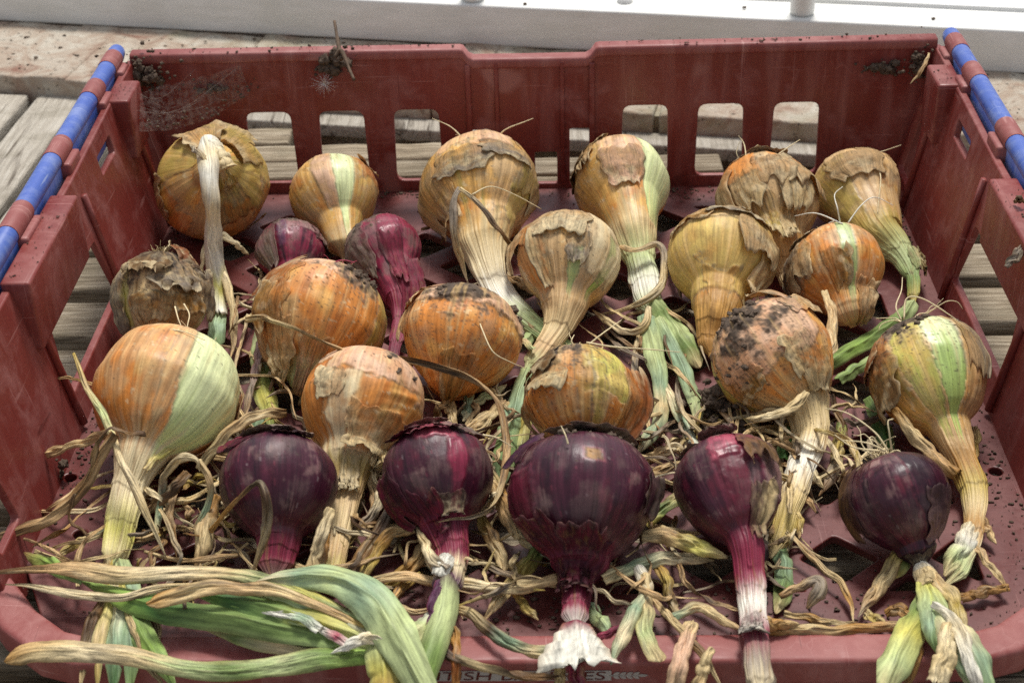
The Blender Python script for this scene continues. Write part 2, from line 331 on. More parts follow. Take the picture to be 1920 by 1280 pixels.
# back wall
DL,DR,DZ=-.0505,.0475,.0085
out=[(-.3215,-.012),(.3215,-.012),(.3215,.121),(DR+.004,.121),(DR,.121-DZ),(DL,.121-DZ),(DL-.004,.121),(-.3215,.121)]
hl=[]
for c in (-.2165,-.1565,-.0950,.0920,.1535,.2150): hl.append([tuple(q) for q in roundpoly([(c-.0195,.0095),(c+.0195,.0095),(c+.0182,.0732),(c-.0182,.0732)],.0075,5)])
for a,b,zt in ((-.0525,-.0345,.054),(.0303,.0482,.054),(-.0245,-.0065,.033),(.0015,.0197,.033)): hl.append([tuple(q) for q in roundpoly([(a,.0045),(b,.0045),(b,zt),(a,zt)],.0015,3)])
plate('back_wall',out,hl,.005,.0012,M['crate'],lambda v:np.stack([v[:,0],.0025-v[:,2],v[:,1]],-1),cr)
def rim(pathxz,y0,y1,zt,zb):
    sec=roundpoly([(y0,zb),(y1,zb),(y1,zt),(y0,zt)],.003,4); V=[];m=len(sec)
    for (x_,z_) in pathxz:
        for (a,b) in sec: V.append((x_,a,z_+b))
    F=gridfaces(len(pathxz),m,True).tolist()+[list(range(m))]+[[(len(pathxz)-1)*m+j for j in range(m)][::-1]]; return np.array(V),F
pth=[(-.322,.126),(-.2,.1258),(DL-.007,.1252),(DL-.004,.1245),(DL,.1185),(DL+.004,.1165),(0,.1162),(DR-.004,.1162),(DR,.1182),(DR+.004,.1242),(DR+.007,.125),(.2,.1255),(.322,.126)]
v,f=rim(pth,-.0015,.0125,0,-.009); mk('back_rim',v,f,M['crate_worn_sunlit'],cr)
rb=[]
for x_,z0,z1 in ((DL-.001,.0,.112),(DR+.001,.0,.112)):
    rb.append(boxv((x_,-.0005,(z0+z1)/2),(.0045,.004,z1-z0),0,.0012,2))
for x_ in (-.0285,.0245): rb.append(boxv((x_,-.0004,.058),(.0035,.003,.11),0,.001,2))
for v,f in rb: mk('wall_rib',v,f,M['crate'],cr)
# side walls
for s in (-1,1):
    hl=[[tuple(q) for q in roundpoly([(-.336,.023),(-.197,.022),(-.206,.068),(-.322,.069)],.003,3)],
        [tuple(q) for q in roundpoly([(-.046,.016),(-.006,.016),(-.010,.076),(-.0265,.076)],.003,3)],
        [tuple(q) for q in roundpoly([(-.145,.0905),(-.106,.0905),(-.1045,.1035),(-.1435,.1035)],.002,3)],
        [tuple(q) for q in roundpoly([(-.495,.023),(-.46,.022),(-.465,.068),(-.49,.069)],.003,3)]]
    out=[(.003,-.012),(.003,.1195),(-.03,.1195),(-.20,.1145),(-.50,.1145),(-.512,-.012)]
    plate('side_wall',out,hl,.0055,.0012,M['crate'],lambda v,s=s:np.stack([s*(wx(v[:,1])+.003+v[:,2]),v[:,0],v[:,1]],-1),cr)
    ps=[]
    for (ya,yb) in ((-.0365,-.078),(-.233,-.353),(-.46,-.505)):
        b0=np.array([[s*.3065,ya,.1195],[s*.326,ya,.1195],[s*.326,yb,.1195],[s*.3065,yb,.1195],[s*.3062,ya,.0705],[s*.318,ya,.0705],[s*.318,yb,.0705],[s*.3062,yb,.0705]])
        import bmesh
        bm=bmesh.new(); vv=[bm.verts.new(q) for q in b0]
        for q in ((0,1,2,3),(7,6,5,4),(0,4,5,1),(1,5,6,2),(2,6,7,3),(3,7,4,0)): bm.faces.new([vv[k] for k in q])
        bmesh.ops.recalc_face_normals(bm,faces=bm.faces[:]); bmesh.ops.bevel(bm,geom=bm.edges[:],offset=.0022,segments=3,affect='EDGES',profile=.5)
        pv=np.array([q.co[:] for q in bm.verts]); pf=[[q.index for q in p.verts] for p in bm.faces]; bm.free(); ps.append((pv,pf))
        mk('post',pv,pf,M['crate'],cr)
    # vertical flutes that stiffen the pillars between the openings
    fl=[]
    for (ya,yb,z0,z1) in ((-.052,-.058,.004,.09),(-.196,-.189,.004,.10),(-.338,-.345,.004,.10)):
        q=[np.array([s*(wx(z)-.0012),ya+(yb-ya)*0,z]) for z in np.linspace(z0,z1,6)]; fl.append(tubev(q,.0028,8))
    for v,f in fl: mk('pillar_rib',v,f,M['crate'],cr)
    # blue bar with its hanging web, held in red sleeves
    bx,bz=s*.3335,.1255
    v,f=tubev([(bx,.004,bz-.006),(bx,.0075,bz-.002),(bx,.006,bz),(bx,0,bz),(bx,-.25,bz),(bx,-.53,bz)],[.0045,.006,.0066,.007,.007,.007],20); h=mk('handle_bar',v,f,M['blue'],cr)
    v,f=boxv((bx-s*.003,-.26,bz-.013),(.004,.50,.024),0,.0008,1); mk('handle_web',v,f,M['blue'],cr)
    v,f=boxv((bx-s*.0115,-.125,.1005),(.002,.07,.013),0,.0005,1); mk('handle_grip',v,f,M['blue'],cr)
    for (ya,yb) in ((-.005,-.029),(-.063,-.089),(-.165,-.194),(-.266,-.302),(-.40,-.43)):
        t=np.linspace(np.pi*-.32,np.pi*1.15,16); r=.0076; prof=[(math.cos(a)*r,math.sin(a)*r) for a in t]
        V=[];m=len(prof)
        for yy,rr in ((ya,.97),(ya-.001,1),(yb+.001,1),(yb,.97)):
            for (a,b) in prof: V.append((bx+s*a*rr,yy,bz+b*rr))
        F=gridfaces(4,m,True).tolist()+[list(range(m)),[3*m+j for j in range(m)][::-1]]
        v2,f2=boxv((s*.3275,(ya+yb)/2,bz-.009),(.012,abs(yb-ya)-.002,.012),0,.002,2)
        v,f=join([(np.array(V),F),(v2,f2)]); mk('bar_sleeve',v,f,M['crate_worn_sunlit'],cr)
# front lip and its swept corners
zc=-.001
path=[(-.345,-.40,.02),(-.337,-.455,.012),(-.318,-.497,.003),(-.285,-.537,0),(-.262,-.556,0),(-.245,-.5615,0),(-.2,-.5625,0),(0,-.5645,0),(.2,-.566,0),(.238,-.565,0),(.256,-.559,0),(.28,-.540,0),(.316,-.500,.003),(.337,-.455,.012),(.345,-.40,.02)]
path=[(a,b+.006,c+zc) for a,b,c in path]
v,f=section_sweep(path,rrect(.022,.0185,.004,5)); mk('front_lip',v,f,M['crate_worn_sunlit'],cr)
# faded print on the front of the lip
def textmesh(txt,size):
    cu=bpy.data.curves.new('t','FONT'); cu.body=txt; cu.size=size; cu.extrude=.0001; cu.shear=.12; ob=bpy.data.objects.new('t',cu); COL.objects.link(ob); dg=bpy.context.evaluated_depsgraph_get()
    me=bpy.data.meshes.new_from_object(ob.evaluated_get(dg)); v=np.array([q.co[:] for q in me.vertices]); f=[list(p.vertices) for p in me.polygons]; bpy.data.objects.remove(ob); bpy.data.curves.remove(cu); bpy.data.meshes.remove(me); return v,f
def onfront(u,vv,dy=0): return np.stack([u,-.5765-.0067*(u+.2)*.0-dy+0*u-.0087*(u+.0)*0,vv],-1)
def front_face_y(u): # outer face of the lip along x
    return np.interp(u,[-.245,-.2,0,.2,.238],[-.5615,-.5625,-.5645,-.566,-.565])-.005
def ff(v,dy): return np.stack([v[:,0],front_face_y(v[:,0])-dy+v[:,2]*0,v[:,1]],-1)
x0=P(765,1262,-4)[0]; x1=P(1135,1262,-4)[0]
bb=[]
for a in np.linspace(x0-.002,x1+.003,13): bb+= [(a,-.0048,0),(a,.0024,0)]
bb=np.array(bb); bf=[[2*i,2*i+2,2*i+3,2*i+1] for i in range(12)]; mk('print_band',ff(bb,.0005),bf,M['mark'],cr,smooth=False)
tv,tf=textmesh('BRITISH BAKERIES',.0085); tv[:,0]*=(x1-x0)/(tv[:,0].max()-tv[:,0].min()); tv[:,0]+=x0-tv[:,0].min(); tv[:,1]+=-.0040; mk('lettering',ff(tv,.0008),tf,M['crate'],cr,smooth=False)
lw=[]; xa=P(1148,1262,-4)[0]; 
def leafshape(cx,cy,l,wd,a):
    t=np.linspace(0,1,7); up=[(l*k,wd*math.sin(np.pi*k)) for k in t]; dn=[(l*k,-wd*math.sin(np.pi*k)) for k in t[::-1][1:-1]]; p=np.array(up+dn); c,s_=math.cos(a),math.sin(a); p=p@np.array([[c,s_],[-s_,c]])+[cx,cy]; return np.c_[p,np.zeros(len(p))],[list(range(len(p)))]
for i in range(4):
    for a in (.55,-.55): lw.append(leafshape(xa+.0035*i,-.0012,.0046,.0011,a))
lw.append(leafshape(xa+.0125,-.0012,.0065,.001,0)); lw.append((np.array([(xa-.002,-.0016,0),(xa+.0165,-.0014,0),(xa+.0165,-.001,0),(xa-.002,-.0008,0)]),[[0,1,2,3]]))
v,f=join(lw); mk('wheat_emblem',ff(v,.0005),f,M['mark'],cr,smooth=False)
# ------------------------------------------------------------------ colours of skins and leaves
CC=dict(orange=S(216,140,66),gold=S(224,174,96),amber=S(200,120,48),tan=S(202,168,120),dust=S(218,178,146),pale=S(228,210,168),straw=S(214,190,140),white=S(232,228,212),
 green=S(120,143,78),ltgreen=S(186,198,140),bluegreen=S(150,174,140),yellow=S(204,196,100),gwhite=S(234,242,184),ygold=S(216,186,104),olive=S(186,162,84),lime=S(146,178,84),dkgreen=S(66,104,48),
 brown=S(136,102,62),dkbrown=S(82,60,42),black=S(46,38,34),grey=S(150,136,118),ochre=S(176,130,66),red=S(66,24,40),dred=S(40,15,28),maroon=S(98,30,46),mag=S(132,40,64),rose=S(176,78,96),purple=S(84,42,72),dusty=S(150,118,112),soil=S(96,82,70),rust=S(158,90,44))
def streak(th,t,seed,f=7.,g=1.2): return fbm(np.stack([np.cos(th)*f+seed,np.sin(th)*f,t*g+seed*1.7],-1),3)
PAL=dict(gold=('gold','olive','orange','dust'),orange=('orange','amber','gold','dust'),tan=('tan','ochre','gold','dust'),brown=('straw','brown','ochre','grey'),red=('red','dred','maroon','dusty'),mag=('mag','red','rose','dusty'),pink=('rose','mag','red','dusty'))
class Onion: pass
def make_onion(name,label,cat,group,c,Rp,zc,neck,stem=(),pal='gold',br=.84,bn=.98,rn=.30,regions=(),dirt=.35,dirtc=(0,-.95),seed=1,neckcol=None,stemcols=None,lump=.028,wrinkle=0,ribs=.004,gloss=None,k=.42,flare=1.5,stemflat=.3,weather=.7,grime=.35,flat_end=True):
    o=Onion(); C=P(c[0],c[1],zc); R=Rp*depth(C)/FPX; Nn=P(*neck); T=Nn-C; L=np.linalg.norm(T); T/=L
    o.C,o.R,o.T,o.L=C,R,T,L
    L=max(L,R*1.08); br*=R; bnn=bn*R
    vd=CAM-C; vd/=np.linalg.norm(vd); e1=vd-T*(vd@T); e1/=np.linalg.norm(e1); e2=np.cross(T,e1); 
    if e2@Rv<0: e2=-e2
    nb=124; u=np.linspace(0,1,nb); sb=np.where(u<.45,-br*np.cos(u/.45*np.pi/2),L*((u-.45)/.55)**1.0)
    pts=[C+T*s for s in sb]
    if len(stem):
        ctrl=[C+T*L*.72,C+T*L]+[P(*q[:3]) for q in stem]; ns=26+20*len(stem)
        cu=catmull(ctrl,ns*3); dd=np.r_[0,np.cumsum(np.linalg.norm(np.diff(cu,axis=0),axis=1))]
        d1=L*.28; sa=np.linspace(d1,dd[-1],ns)[1:]; sp=np.stack([np.interp(sa,dd,cu[:,q]) for q in range(3)],-1)
        ss=L*.72+sa; pts=np.vstack([pts,sp]); s=np.r_[sb,ss]
        kn=[0,L]+[L*.72+dd[np.argmin(np.linalg.norm(cu-P(*q[:3]),axis=1))] for q in stem]; kr=[rn*R,rn*R]+[q[3]*.0009 for q in stem]
    else:
        s=sb; pts=np.array(pts); kn=[0,L*.8,L]; kr=[rn*R,rn*R,rn*R*.6]
    n=len(s); m=192; send=s[-1]
    rb=np.where(s<0,R*np.clip(1-np.abs(s/br)**2.15,0,1)**(1/2.15),R*np.sqrt(np.clip(1-(s/bnn)**2,0,1)))
    rk=np.interp(s,kn,kr)*np.where(s<0,0,1.)*(1+flare*np.clip(1-np.clip(s,0,None)/(L*1.35),0,1)**1.4)
    kk=k*R; h=np.clip(kk-np.abs(rb-rk),0,None)/kk; r=np.where(s<0,rb,np.maximum(rb,rk)+h*h*kk*.25*sm(s,0,.3*R)*np.clip(rb/(.5*R),0,1))
    tend=sm(s,send-.012,send); r=r*(1-.7*tend)
    # frames
    TT=np.gradient(pts,axis=0); TT/=np.linalg.norm(TT,axis=1)[:,None]; E1=np.zeros((n,3)); E2=np.zeros((n,3)); e=e1.copy(); sgn=np.sign(np.cross(T,e1)@e2)
    for i in range(n):
        e=e-TT[i]*(e@TT[i]); e/=np.linalg.norm(e); E1[i]=e; E2[i]=sgn*np.cross(TT[i],e)
    th=np.arange(m)/m*2*np.pi-np.pi
    tt=np.where(s<0,s/br,s/L)
    TH,TG=np.meshgrid(th,tt); SG=np.repeat(s[:,None],m,1); RR=np.repeat(r[:,None],m,1)
    fla=stemflat*sm(TG,1.0,1.6)+.18*sm(TG,1.05,1.5)*noise(np.stack([SG/R*1.6+seed,0*SG,0*SG],-1)); dirv=(np.cos(TH)*(1-fla))[...,None]*E1[:,None]+(np.sin(TH)*(1+.35*fla))[...,None]*E2[:,None]
    o.th,o.tt,o.pts,o.E1,o.E2,o.r=th,tt,pts,E1,E2,r
    loc=np.stack([RR*np.cos(TH),RR*np.sin(TH),SG],-1)/R+seed*3.71
    stemw=sm(TG,.85,1.15)
    disp=R*(lump+.012)*fbm(loc*1.1,2)*(1-stemw*.4)+R*.022*np.cos(2*TH+seed)*(1-stemw)+R*.014*np.cos(3*TH+2*seed)*sm(TG,-.9,.2)
    # slight irregularity in section, ribs along meridians
    rsn=noise(np.stack([np.cos(TH)*5+seed,np.sin(TH)*5,TG*.5],-1)); rsf=noise(np.stack([np.cos(TH)*16+seed,np.sin(TH)*16,TG*.6],-1))
    disp+=R*ribs*(rsn*1.2+rsf*.6)*sm(TG,-1,-.6)
    disp+=stemw*RR*(.05*rsn+.05*rsf+.13*noise(np.stack([np.cos(TH)*1.3+seed,np.sin(TH)*1.3,SG/R*2.2],-1)))
    if wrinkle:
        wr=noise(np.stack([TH*2.2+TG*3+seed,TG*9+TH*1.5,np.zeros_like(TH)+seed],-1)); ww=sm(TG,-.2,.25)*(1-sm(TG,.9,1.2))*sm(np.sin(TH-.2),-.2,.5); disp+=wrinkle*.0011*wr*ww
    # --- colour
    p0,p1,p2,p3=[CC[q] for q in PAL[pal]]; redk=pal in('red','mag','pink')
    a=streak(TH,TG,seed,6,1.); b=streak(TH,TG,seed+9,22,1.4); bl=fbm(loc*1.6+5,3); f3=streak(TH,TG,seed+4,60,2.2)
    col=mix(np.broadcast_to(p0,TH.shape+(3,)),p1,sm(a+.5*bl,-.05,.75)); col=mix(col,p2,sm(bl-.25*a,.05,.7)*.8)
    col=col*(1+.16*b+.10*f3)[...,None]
    if not redk:
        col=mix(col,CC['rust'],sm(fbm(loc*2.3+31,3),.32,.75)*.45); col=mix(col,CC['brown'],sm(fbm(loc*3.1+71,3),.42,.8)*.4)
        col=mix(col,p3,(1-sm(TG,-1,-.25))*sm(bl+.35,-.2,.6)*.75)          # dried, dusty skin round the root
        col=mix(col,CC['tan'],sm(fbm(np.stack([loc[...,0]*2,loc[...,1]*2,loc[...,2]*1.1],-1)+50,3),.12,.5)*.55)
        fl=sm(fbm(loc*9+77,2),.5,.62)*.5; col=mix(col,CC['pale'],fl)
    else:
        col=mix(col,p3,sm(fbm(loc*2.6+31,4)+.35*b,.30,.8)*.45*grime/.35)
        sc_=fbm(np.stack([np.cos(TH)*24+seed,np.sin(TH)*24,TG*5],-1),2); col=mix(col,CC['rose'],sm(sc_,.6,.8)*.22)
        sc2=fbm(np.stack([np.cos(TH)*40+seed,np.sin(TH)*40,TG*7+9],-1),2); col=mix(col,S(176,160,160),sm(sc2,.72,.86)*.3)
    ro=np.full(TH.shape,.44 if not redk else .40)+.12*bl
    if gloss: ro=ro-.0+gloss
    if weather:
        wf=sm(fbm(loc*2.0+19,4)+.25*b,.02,.62)*weather; col=mix(col,S(168,146,118) if not redk else S(120,98,92),wf*.62); ro=ro+.2*wf
        sp_=sm(fbm(loc*5.5+43,3)-.35*sm(TG,-.2,.8),.34,.6)*weather; col=mix(col,S(104,84,64) if not redk else S(60,40,40),sp_*.6)
    # --- layered regions (peeled skin, exposed flesh)
    for (kind,a0,a1,t0,t1,*ex) in regions:
        rag=ex[0] if ex else .10; lift=ex[1] if len(ex)>1 else .0005
        am=(R_(a0)+R_(a1))/2; ah=abs(R_(a1)-R_(a0))/2; dth=(TH-am+np.pi)%(2*np.pi)-np.pi
        narrow=np.clip(1-.45*sm(TG,.1,1.2)*(ah<1.2),.4,1)
        wob=fbm(loc*2.1+a0*.13+t0,3)*rag+fbm(loc*8+a1*.1,2)*rag*.35
        dm=np.minimum(ah*narrow-np.abs(dth),np.minimum((TG-t0)*1.1,(t1-TG)*1.1))+wob
        soft=.012 if kind in('gwhite','ltgreen','lime','stripe') else .03; mk_=sm(dm,-soft,soft)*(1. if kind in('gwhite','ltgreen','lime','stripe','mag','white') else .55+.4*sm(fbm(loc*2.7+a0*.7,3)+.3*b,-.35,.45)); edge=np.exp(-(dm/.035)**2)
        kc=CC.get(kind,CC['gwhite'])
        if kind=='stripe': kc=mix(np.broadcast_to(CC['gwhite'],TH.shape+(3,)),CC['lime'],sm(TG+.3*a,-.35,.35)*.8); kind='gwhite'
        cr_=kc*(1+.13*b+.08*f3)[...,None]
        if kind in('gwhite','ltgreen','lime','yellow','white'):
            ln=np.abs(((TH*(26 if R>.035 else 18)/np.pi/2+.12*a)%1)-.5)*2; cr_=mix(cr_,S(140,160,62),(1-sm(ln,.0,.25))*.5*sm(TG,-.7,.5)*(.6+.4*b)); cr_=mix(cr_,S(196,214,112),sm(TG,.1,1.1)*.6); cr_=mix(cr_,CC['pale'],sm(bl,.3,.8)*.2); lift=-abs(lift); ro=ro*(1-mk_)+.36*mk_
        else: ro=ro*(1-mk_)+(.34 if redk and kind in('red','mag','dred','rose','maroon') else .56)*mk_; cr_=mix(cr_,CC['brown'] if not redk else CC['dred'],sm(fbm(loc*3.3+a0,3),.2,.7)*.4)
        col=mix(col,cr_,mk_); col=mix(col,CC['pale'] if not redk else CC['rose'],edge*.35*(dm<0)); col=mix(col,CC['dkbrown'] if not redk else CC['dred'],edge*.55*(dm>=0)*(lift<0)+edge*.5*(dm<0)*(lift>0))
        disp+=lift*mk_
        if lift>0: disp+=lift*1.2*np.exp(-((dm-.03)/.05)**2)*(noise(loc*5+a0)+.4)
    # --- neck and stem colours
    if neckcol: nk=CC[neckcol]*(1+.15*b+.12*f3)[...,None]; col=mix(col,nk,sm(TG+.18*a,.72,1.12)); ro=ro+(.55-ro)*sm(TG,.8,1.1)
    if stemcols and len(stem):
        q=(SG-L)/(send-L); cs=[CC[x] for x in stemcols]; xs=np.linspace(0,1,len(cs)); qc=np.clip(q+.06*a+.05*b,0,1)
        sc3=np.stack([np.interp(qc,xs,[z[i] for z in cs]) for i in range(3)],-1)*(1+.16*b+.14*f3)[...,None]
        sc3=mix(sc3,CC['brown'],sm(fbm(np.stack([np.cos(TH)*3+seed,np.sin(TH)*3,SG/R*1.5],-1),3),.25,.7)*.5)
        sw=sm(q+.05*a,-.02,.10); col=mix(col,sc3,sw); ro=ro+(.55-ro)*sw
        # sheath steps
        for z in np.arange(.28,.95,.31): stp=sm(q+.05*noise(np.stack([np.cos(TH)*2+z*9,np.sin(TH)*2,TH*0+seed],-1)),z-.006,z+.006); disp-=.0006*stp; col=mix(col,CC['dkbrown'],np.exp(-((q+.05*noise(np.stack([np.cos(TH)*2+z*9,np.sin(TH)*2,TH*0+seed],-1))-z)/.008)**2)*.35)
    # --- soil caked round the root end
    if dirt>0:
        dirt*=1.08
        ct,tt0=R_(dirtc[0]),dirtc[1]
        dv=np.stack([RR*np.cos(TH),RR*np.sin(TH),SG],-1)/R; r0=math.sqrt(max(0,1-tt0**2)); cvec=np.array([r0*math.cos(ct),r0*math.sin(ct),tt0*br/R]); dist=np.linalg.norm(dv-cvec,axis=-1)
        q=fbm(loc*3.4+13,4)*.42+fbm(loc*13,2)*.22-dist/(dirt*2.2)+.58
        dm=sm(q,.0,.16); cl=sm(q,.10,.35)
        sp=sm(fbm(loc*26+3,2)+.35*(1-dist/(dirt*4.4)),.62,.74)
        dc=S(138,120,103)*(.8+.4*noise(loc*20))[...,None]; dkc=CC['soil']*(.75+.5*noise(loc*24))[...,None]
        col=mix(col,dc,dm*.72); col=mix(col,dkc,np.maximum(cl,sp*.75)); ro=ro+(.95-ro)*np.maximum(dm,sp)
        disp+=(.0009*cl+cl*.0011*np.clip(fbm(loc*12,3),-.3,1))
    g=sm(fbm(loc*24+91,3),.60,.8)*sm(fbm(loc*1.7+7,2),-.1,.5); col=mix(col,CC['dkbrown'],g*.35)
    hi=fbm(np.stack([np.cos(TH)*11+seed,np.sin(TH)*11,TG*.9+4],-1),3); col=mix(col,S(236,198,136) if not redk else S(112,54,72),sm(hi,.15,.7)*(.42 if not redk else .22)*(1-sm(TG,.8,1.2)))
    fib=fbm(np.stack([np.cos(TH)*34+seed,np.sin(TH)*34,TG*1.6],-1),2); col=col*(1-.30*sm(fib,.15,.7)*(.4+.6*sm(bl,-.3,.5)))[...,None]
    V=pts[:,None]+dirv*(RR+disp*np.minimum(1,RR/(R*.16)))[...,None]
    V=V.reshape(-1,3); F=gridfaces(n,m,True).tolist(); F.append(list(range(m))[::-1]); F.append([(n-1)*m+j for j in range(m)])
    low=min(0.,float(V[:,2].min()))
    o.colg=np.clip(col,.004,1)
    o.root=thing(name,(C[0],C[1],.0005),label,cat,group)
    mk('bulb',V,F,M['skin'],o.root,col=np.clip(col.reshape(-1,3),.004,1),rgh=ro.ravel(),fib=np.stack([np.cos(TH)*R*1e3+seed*7,np.sin(TH)*R*1e3,SG*60+3*a],-1).reshape(-1,3))
    o.V=V.reshape(n,m,3); o.seed=seed; o.redk=redk; o.e1,o.e2=e1,e2; o.br=br; o.pal=pal
    return o
def surf(o,th,t):
    """points and normals on an onion at angle th (rad, 0 = towards the camera) and height t (-1 root .. 1 neck)"""
    i=np.interp(t,o.tt,np.arange(len(o.tt))); j=((np.asarray(th)+np.pi)/(2*np.pi)*len(o.th))%len(o.th)
    i0=np.clip(np.floor(i).astype(int),0,len(o.tt)-2); fi=(i-i0)[...,None]; j0=np.floor(j).astype(int)%len(o.th); j1=(j0+1)%len(o.th); fj=(j-np.floor(j))[...,None]
    V=o.V; p=(V[i0,j0]*(1-fj)+V[i0,j1]*fj)*(1-fi)+(V[i0+1,j0]*(1-fj)+V[i0+1,j1]*fj)*fi
    c=o.pts[i0]*(1-fi)+o.pts[i0+1]*fi
    du=(V[i0+1,j0]-V[np.maximum(i0-1,0),j0]); dv=V[i0,j1]-V[i0,(j0-1)%len(o.th)]; nn=np.cross(du,dv); nn/=np.linalg.norm(nn,axis=-1)[...,None]+1e-12
    sg=np.sign((nn*(p-c)).sum(-1)); return p,nn*sg[...,None]
def flake(o,th,t,wd,ht,col,free='down',peel=4.,base=.5,crink=1.,seed=0,col2=None,rag=.3):
    """a torn papery flap of skin lifting off an onion at one edge"""
    n=26; u,v=np.meshgrid(np.linspace(-1,1,n),np.linspace(-1,1,n)); sd=seed*1.9+o.seed
    q=np.stack([u*1.6+sd,v*1.6,u*0+sd],-1); e1=fbm(np.stack([np.sign(u)+sd,v*1.5,u*0],-1),2); e2=fbm(np.stack([u*1.8,np.sign(v)*2+sd,u*0+4],-1),2)+.5*np.abs(u)
    x=u*(1+rag*e1*np.abs(u)**2); y=v*(1+rag*1.3*e2*np.abs(v)**2)
    k=dict(down=(v+1)/2,up=(1-v)/2,right=(u+1)/2,left=(1-u)/2,both=np.abs(u))[free]
    wk=1-.25*np.abs(v)**3
    p,nn=surf(o,R_(th)+R_(wd)/2*x*wk,np.clip(t+ht/2*y,-.98,o.tt[-1]*.98))
    off=base+peel*k**2.2+crink*1.15*(fbm(np.stack([u*2.4+sd,v*1.1,u*0],-1),2)*.9+.28*noise(np.stack([u*7+sd,v*2,u*0],-1)))*(.25+k)+.0
    thk=.14
    top=p+nn*(off*.001)[...,None]; bot=p+nn*((off-thk)*.001)[...,None]
    V=np.vstack([top.reshape(-1,3),bot.reshape(-1,3)]); f1=gridfaces(n,n); f2=gridfaces(n,n,off=n*n)[:,::-1]; ring=[(0,j) for j in range(n)]+[(i,n-1) for i in range(1,n)]+[(n-1,j) for j in range(n-2,-1,-1)]+[(i,0) for i in range(n-2,0,-1)]
    ids=[a*n+b for a,b in ring]; f3=[[ids[i],ids[i]+n*n,ids[(i+1)%len(ids)]+n*n,ids[(i+1)%len(ids)]] for i in range(len(ids))]
    c=CC[col]*(1+.22*fbm(np.stack([u*9+sd,v*1.2,u*0],-1),2)+.18*fbm(q*2,2))[...,None]; c=mix(c,CC[col2 or ('pale' if not o.redk else ('dusty' if col in('grey','dusty') else 'dred'))],sm(fbm(q*1.2+9,3)+.25*k,.1,.6)*.7); ed=np.maximum(np.abs(u),np.abs(v)); c=mix(c,CC['brown'],sm(fbm(q*2.4+40,3),.15,.6)*.5); c=mix(c,CC['pale'] if not o.redk else CC['dusty'],sm(ed,.86,1)*.4); c=mix(c,CC['soil'],sm(fbm(q*5+70,2),.42,.6)*.6)
    ii=np.clip(np.interp(np.clip(t+ht/2*y,-.98,o.tt[-1]*.98),o.tt,np.arange(len(o.tt))).round().astype(int),0,len(o.tt)-1); jj=((R_(th)+R_(wd)/2*x*wk+np.pi)/(2*np.pi)*len(o.th)).round().astype(int)%len(o.th)
    c=mix(c,o.colg[ii,jj],(1-sm(k+.3*fbm(q*2.2+5,2),.1,.95))*.85)
    c=np.vstack([c.reshape(-1,3)]*2); return mk('skin_flake',V,f1.tolist()+f2.tolist()+f3,M['paper'],o.root,col=c,rgh=.62,fib=np.vstack([np.stack([u*R_(wd)*.5*o.R*1e3+sd*9,v*ht*o.R*40,u*0+.8*noise(q*2)],-1).reshape(-1,3)]*2))
def roots(o,n=7,L=22.,seed=0,spread=1.,col='pale',paths=()):
    n=int(n*1.4)+1; L*=1.25
    r_=np.random.default_rng(seed+100); C0=o.C-o.T*o.br*.985
    for k in range(n):
        a=r_.uniform(0,2*np.pi); rad=o.R*.13*math.sqrt(r_.uniform(0,1)); p=C0+(o.e1*math.cos(a)+o.e2*math.sin(a))*rad; d=-o.T*1.+np.array([0,0,.55])+(o.e1*math.cos(a)+o.e2*math.sin(a))*spread*r_.uniform(.3,1.3); d/=np.linalg.norm(d)
        pts=[p+o.T*.002]; l=L*.001*r_.uniform(.4,1.2); m=7; ax=r_.normal(size=3)
        for i in range(m): d=d+r_.normal(size=3)*.42+np.cross(ax,d)*.22+np.array([0,0,-.06]); d/=np.linalg.norm(d); pts.append(pts[-1]+d*l/m)
        rootmesh(o,pts,.0004*r_.uniform(.7,1.3),col)
    tf=[]
    for k in range(34):
        a=r_.uniform(0,2*np.pi); rad=o.R*.15*math.sqrt(r_.uniform(0,1)); u_=o.e1*math.cos(a)+o.e2*math.sin(a); p=C0+u_*rad+o.T*.001; d=-o.T+u_*r_.uniform(.2,1.6)+r_.normal(size=3)*.4; d/=np.linalg.norm(d); l=r_.uniform(.003,.009); tf.append(tubev([p,p+d*l*.5,p+d*l+r_.normal(size=3)*.0016],[.00026,.0002,.0001],4))
    v,f=join(tf); kk=CC['straw']*(.7+.5*noise(v*500))[...,None]; tag(mk('root_tuft',v,f,M['root'],o.root,col=kk,rgh=.8),kind='stuff')
    for pp in paths: rootmesh(o,[P(*q) for q in pp],.0005,col)
def rootmesh(o,pts,rad,col):
    c=catmull(pts,26); rr=rad*np.linspace(1.25,.45,26); v,f=tubev(c,rr,6); k=CC[col]*(1+.25*noise(v*700))[...,None]; return mk('root',v,f,M['root'],o.root if isinstance(o,Onion) else o,col=k,rgh=.7)
def clods(o,n,th0,t0,sp,size=2.2,seed=0):
    import bmesh
    r_=np.random.default_rng(seed+50)
    for i in range(n):
        th=R_(th0)+r_.normal()*sp; t=np.clip(t0+r_.normal()*sp*.35,-.96,.9); p,nn=surf(o,np.array(th),np.array(t)); lumpv(p+nn*.0001,size*.00115*r_.uniform(.2,1.)**1.5+.0004,seed*31+i,'soil_clod',o.root,.6)
_ico=None
def lumpv(p,rad,seed,name,parent,flat=.75):
    global _ico
    if _ico is None:
        import bmesh
        bm=bmesh.new(); bmesh.ops.create_icosphere(bm,subdivisions=3,radius=1); _ico=(np.array([q.co[:] for q in bm.verts]),[[q.index for q in g.verts] for g in bm.faces]); bm.free()
    v=_ico[0]; d=1+.6*fbm(v*1.3+seed*2.3,4)+.2*noise(v*5+seed); v=v*d[:,None]*rad*np.array([1,1,flat])+p; 
    return mk(name,v,_ico[1],M['soil'],parent,smooth=True)
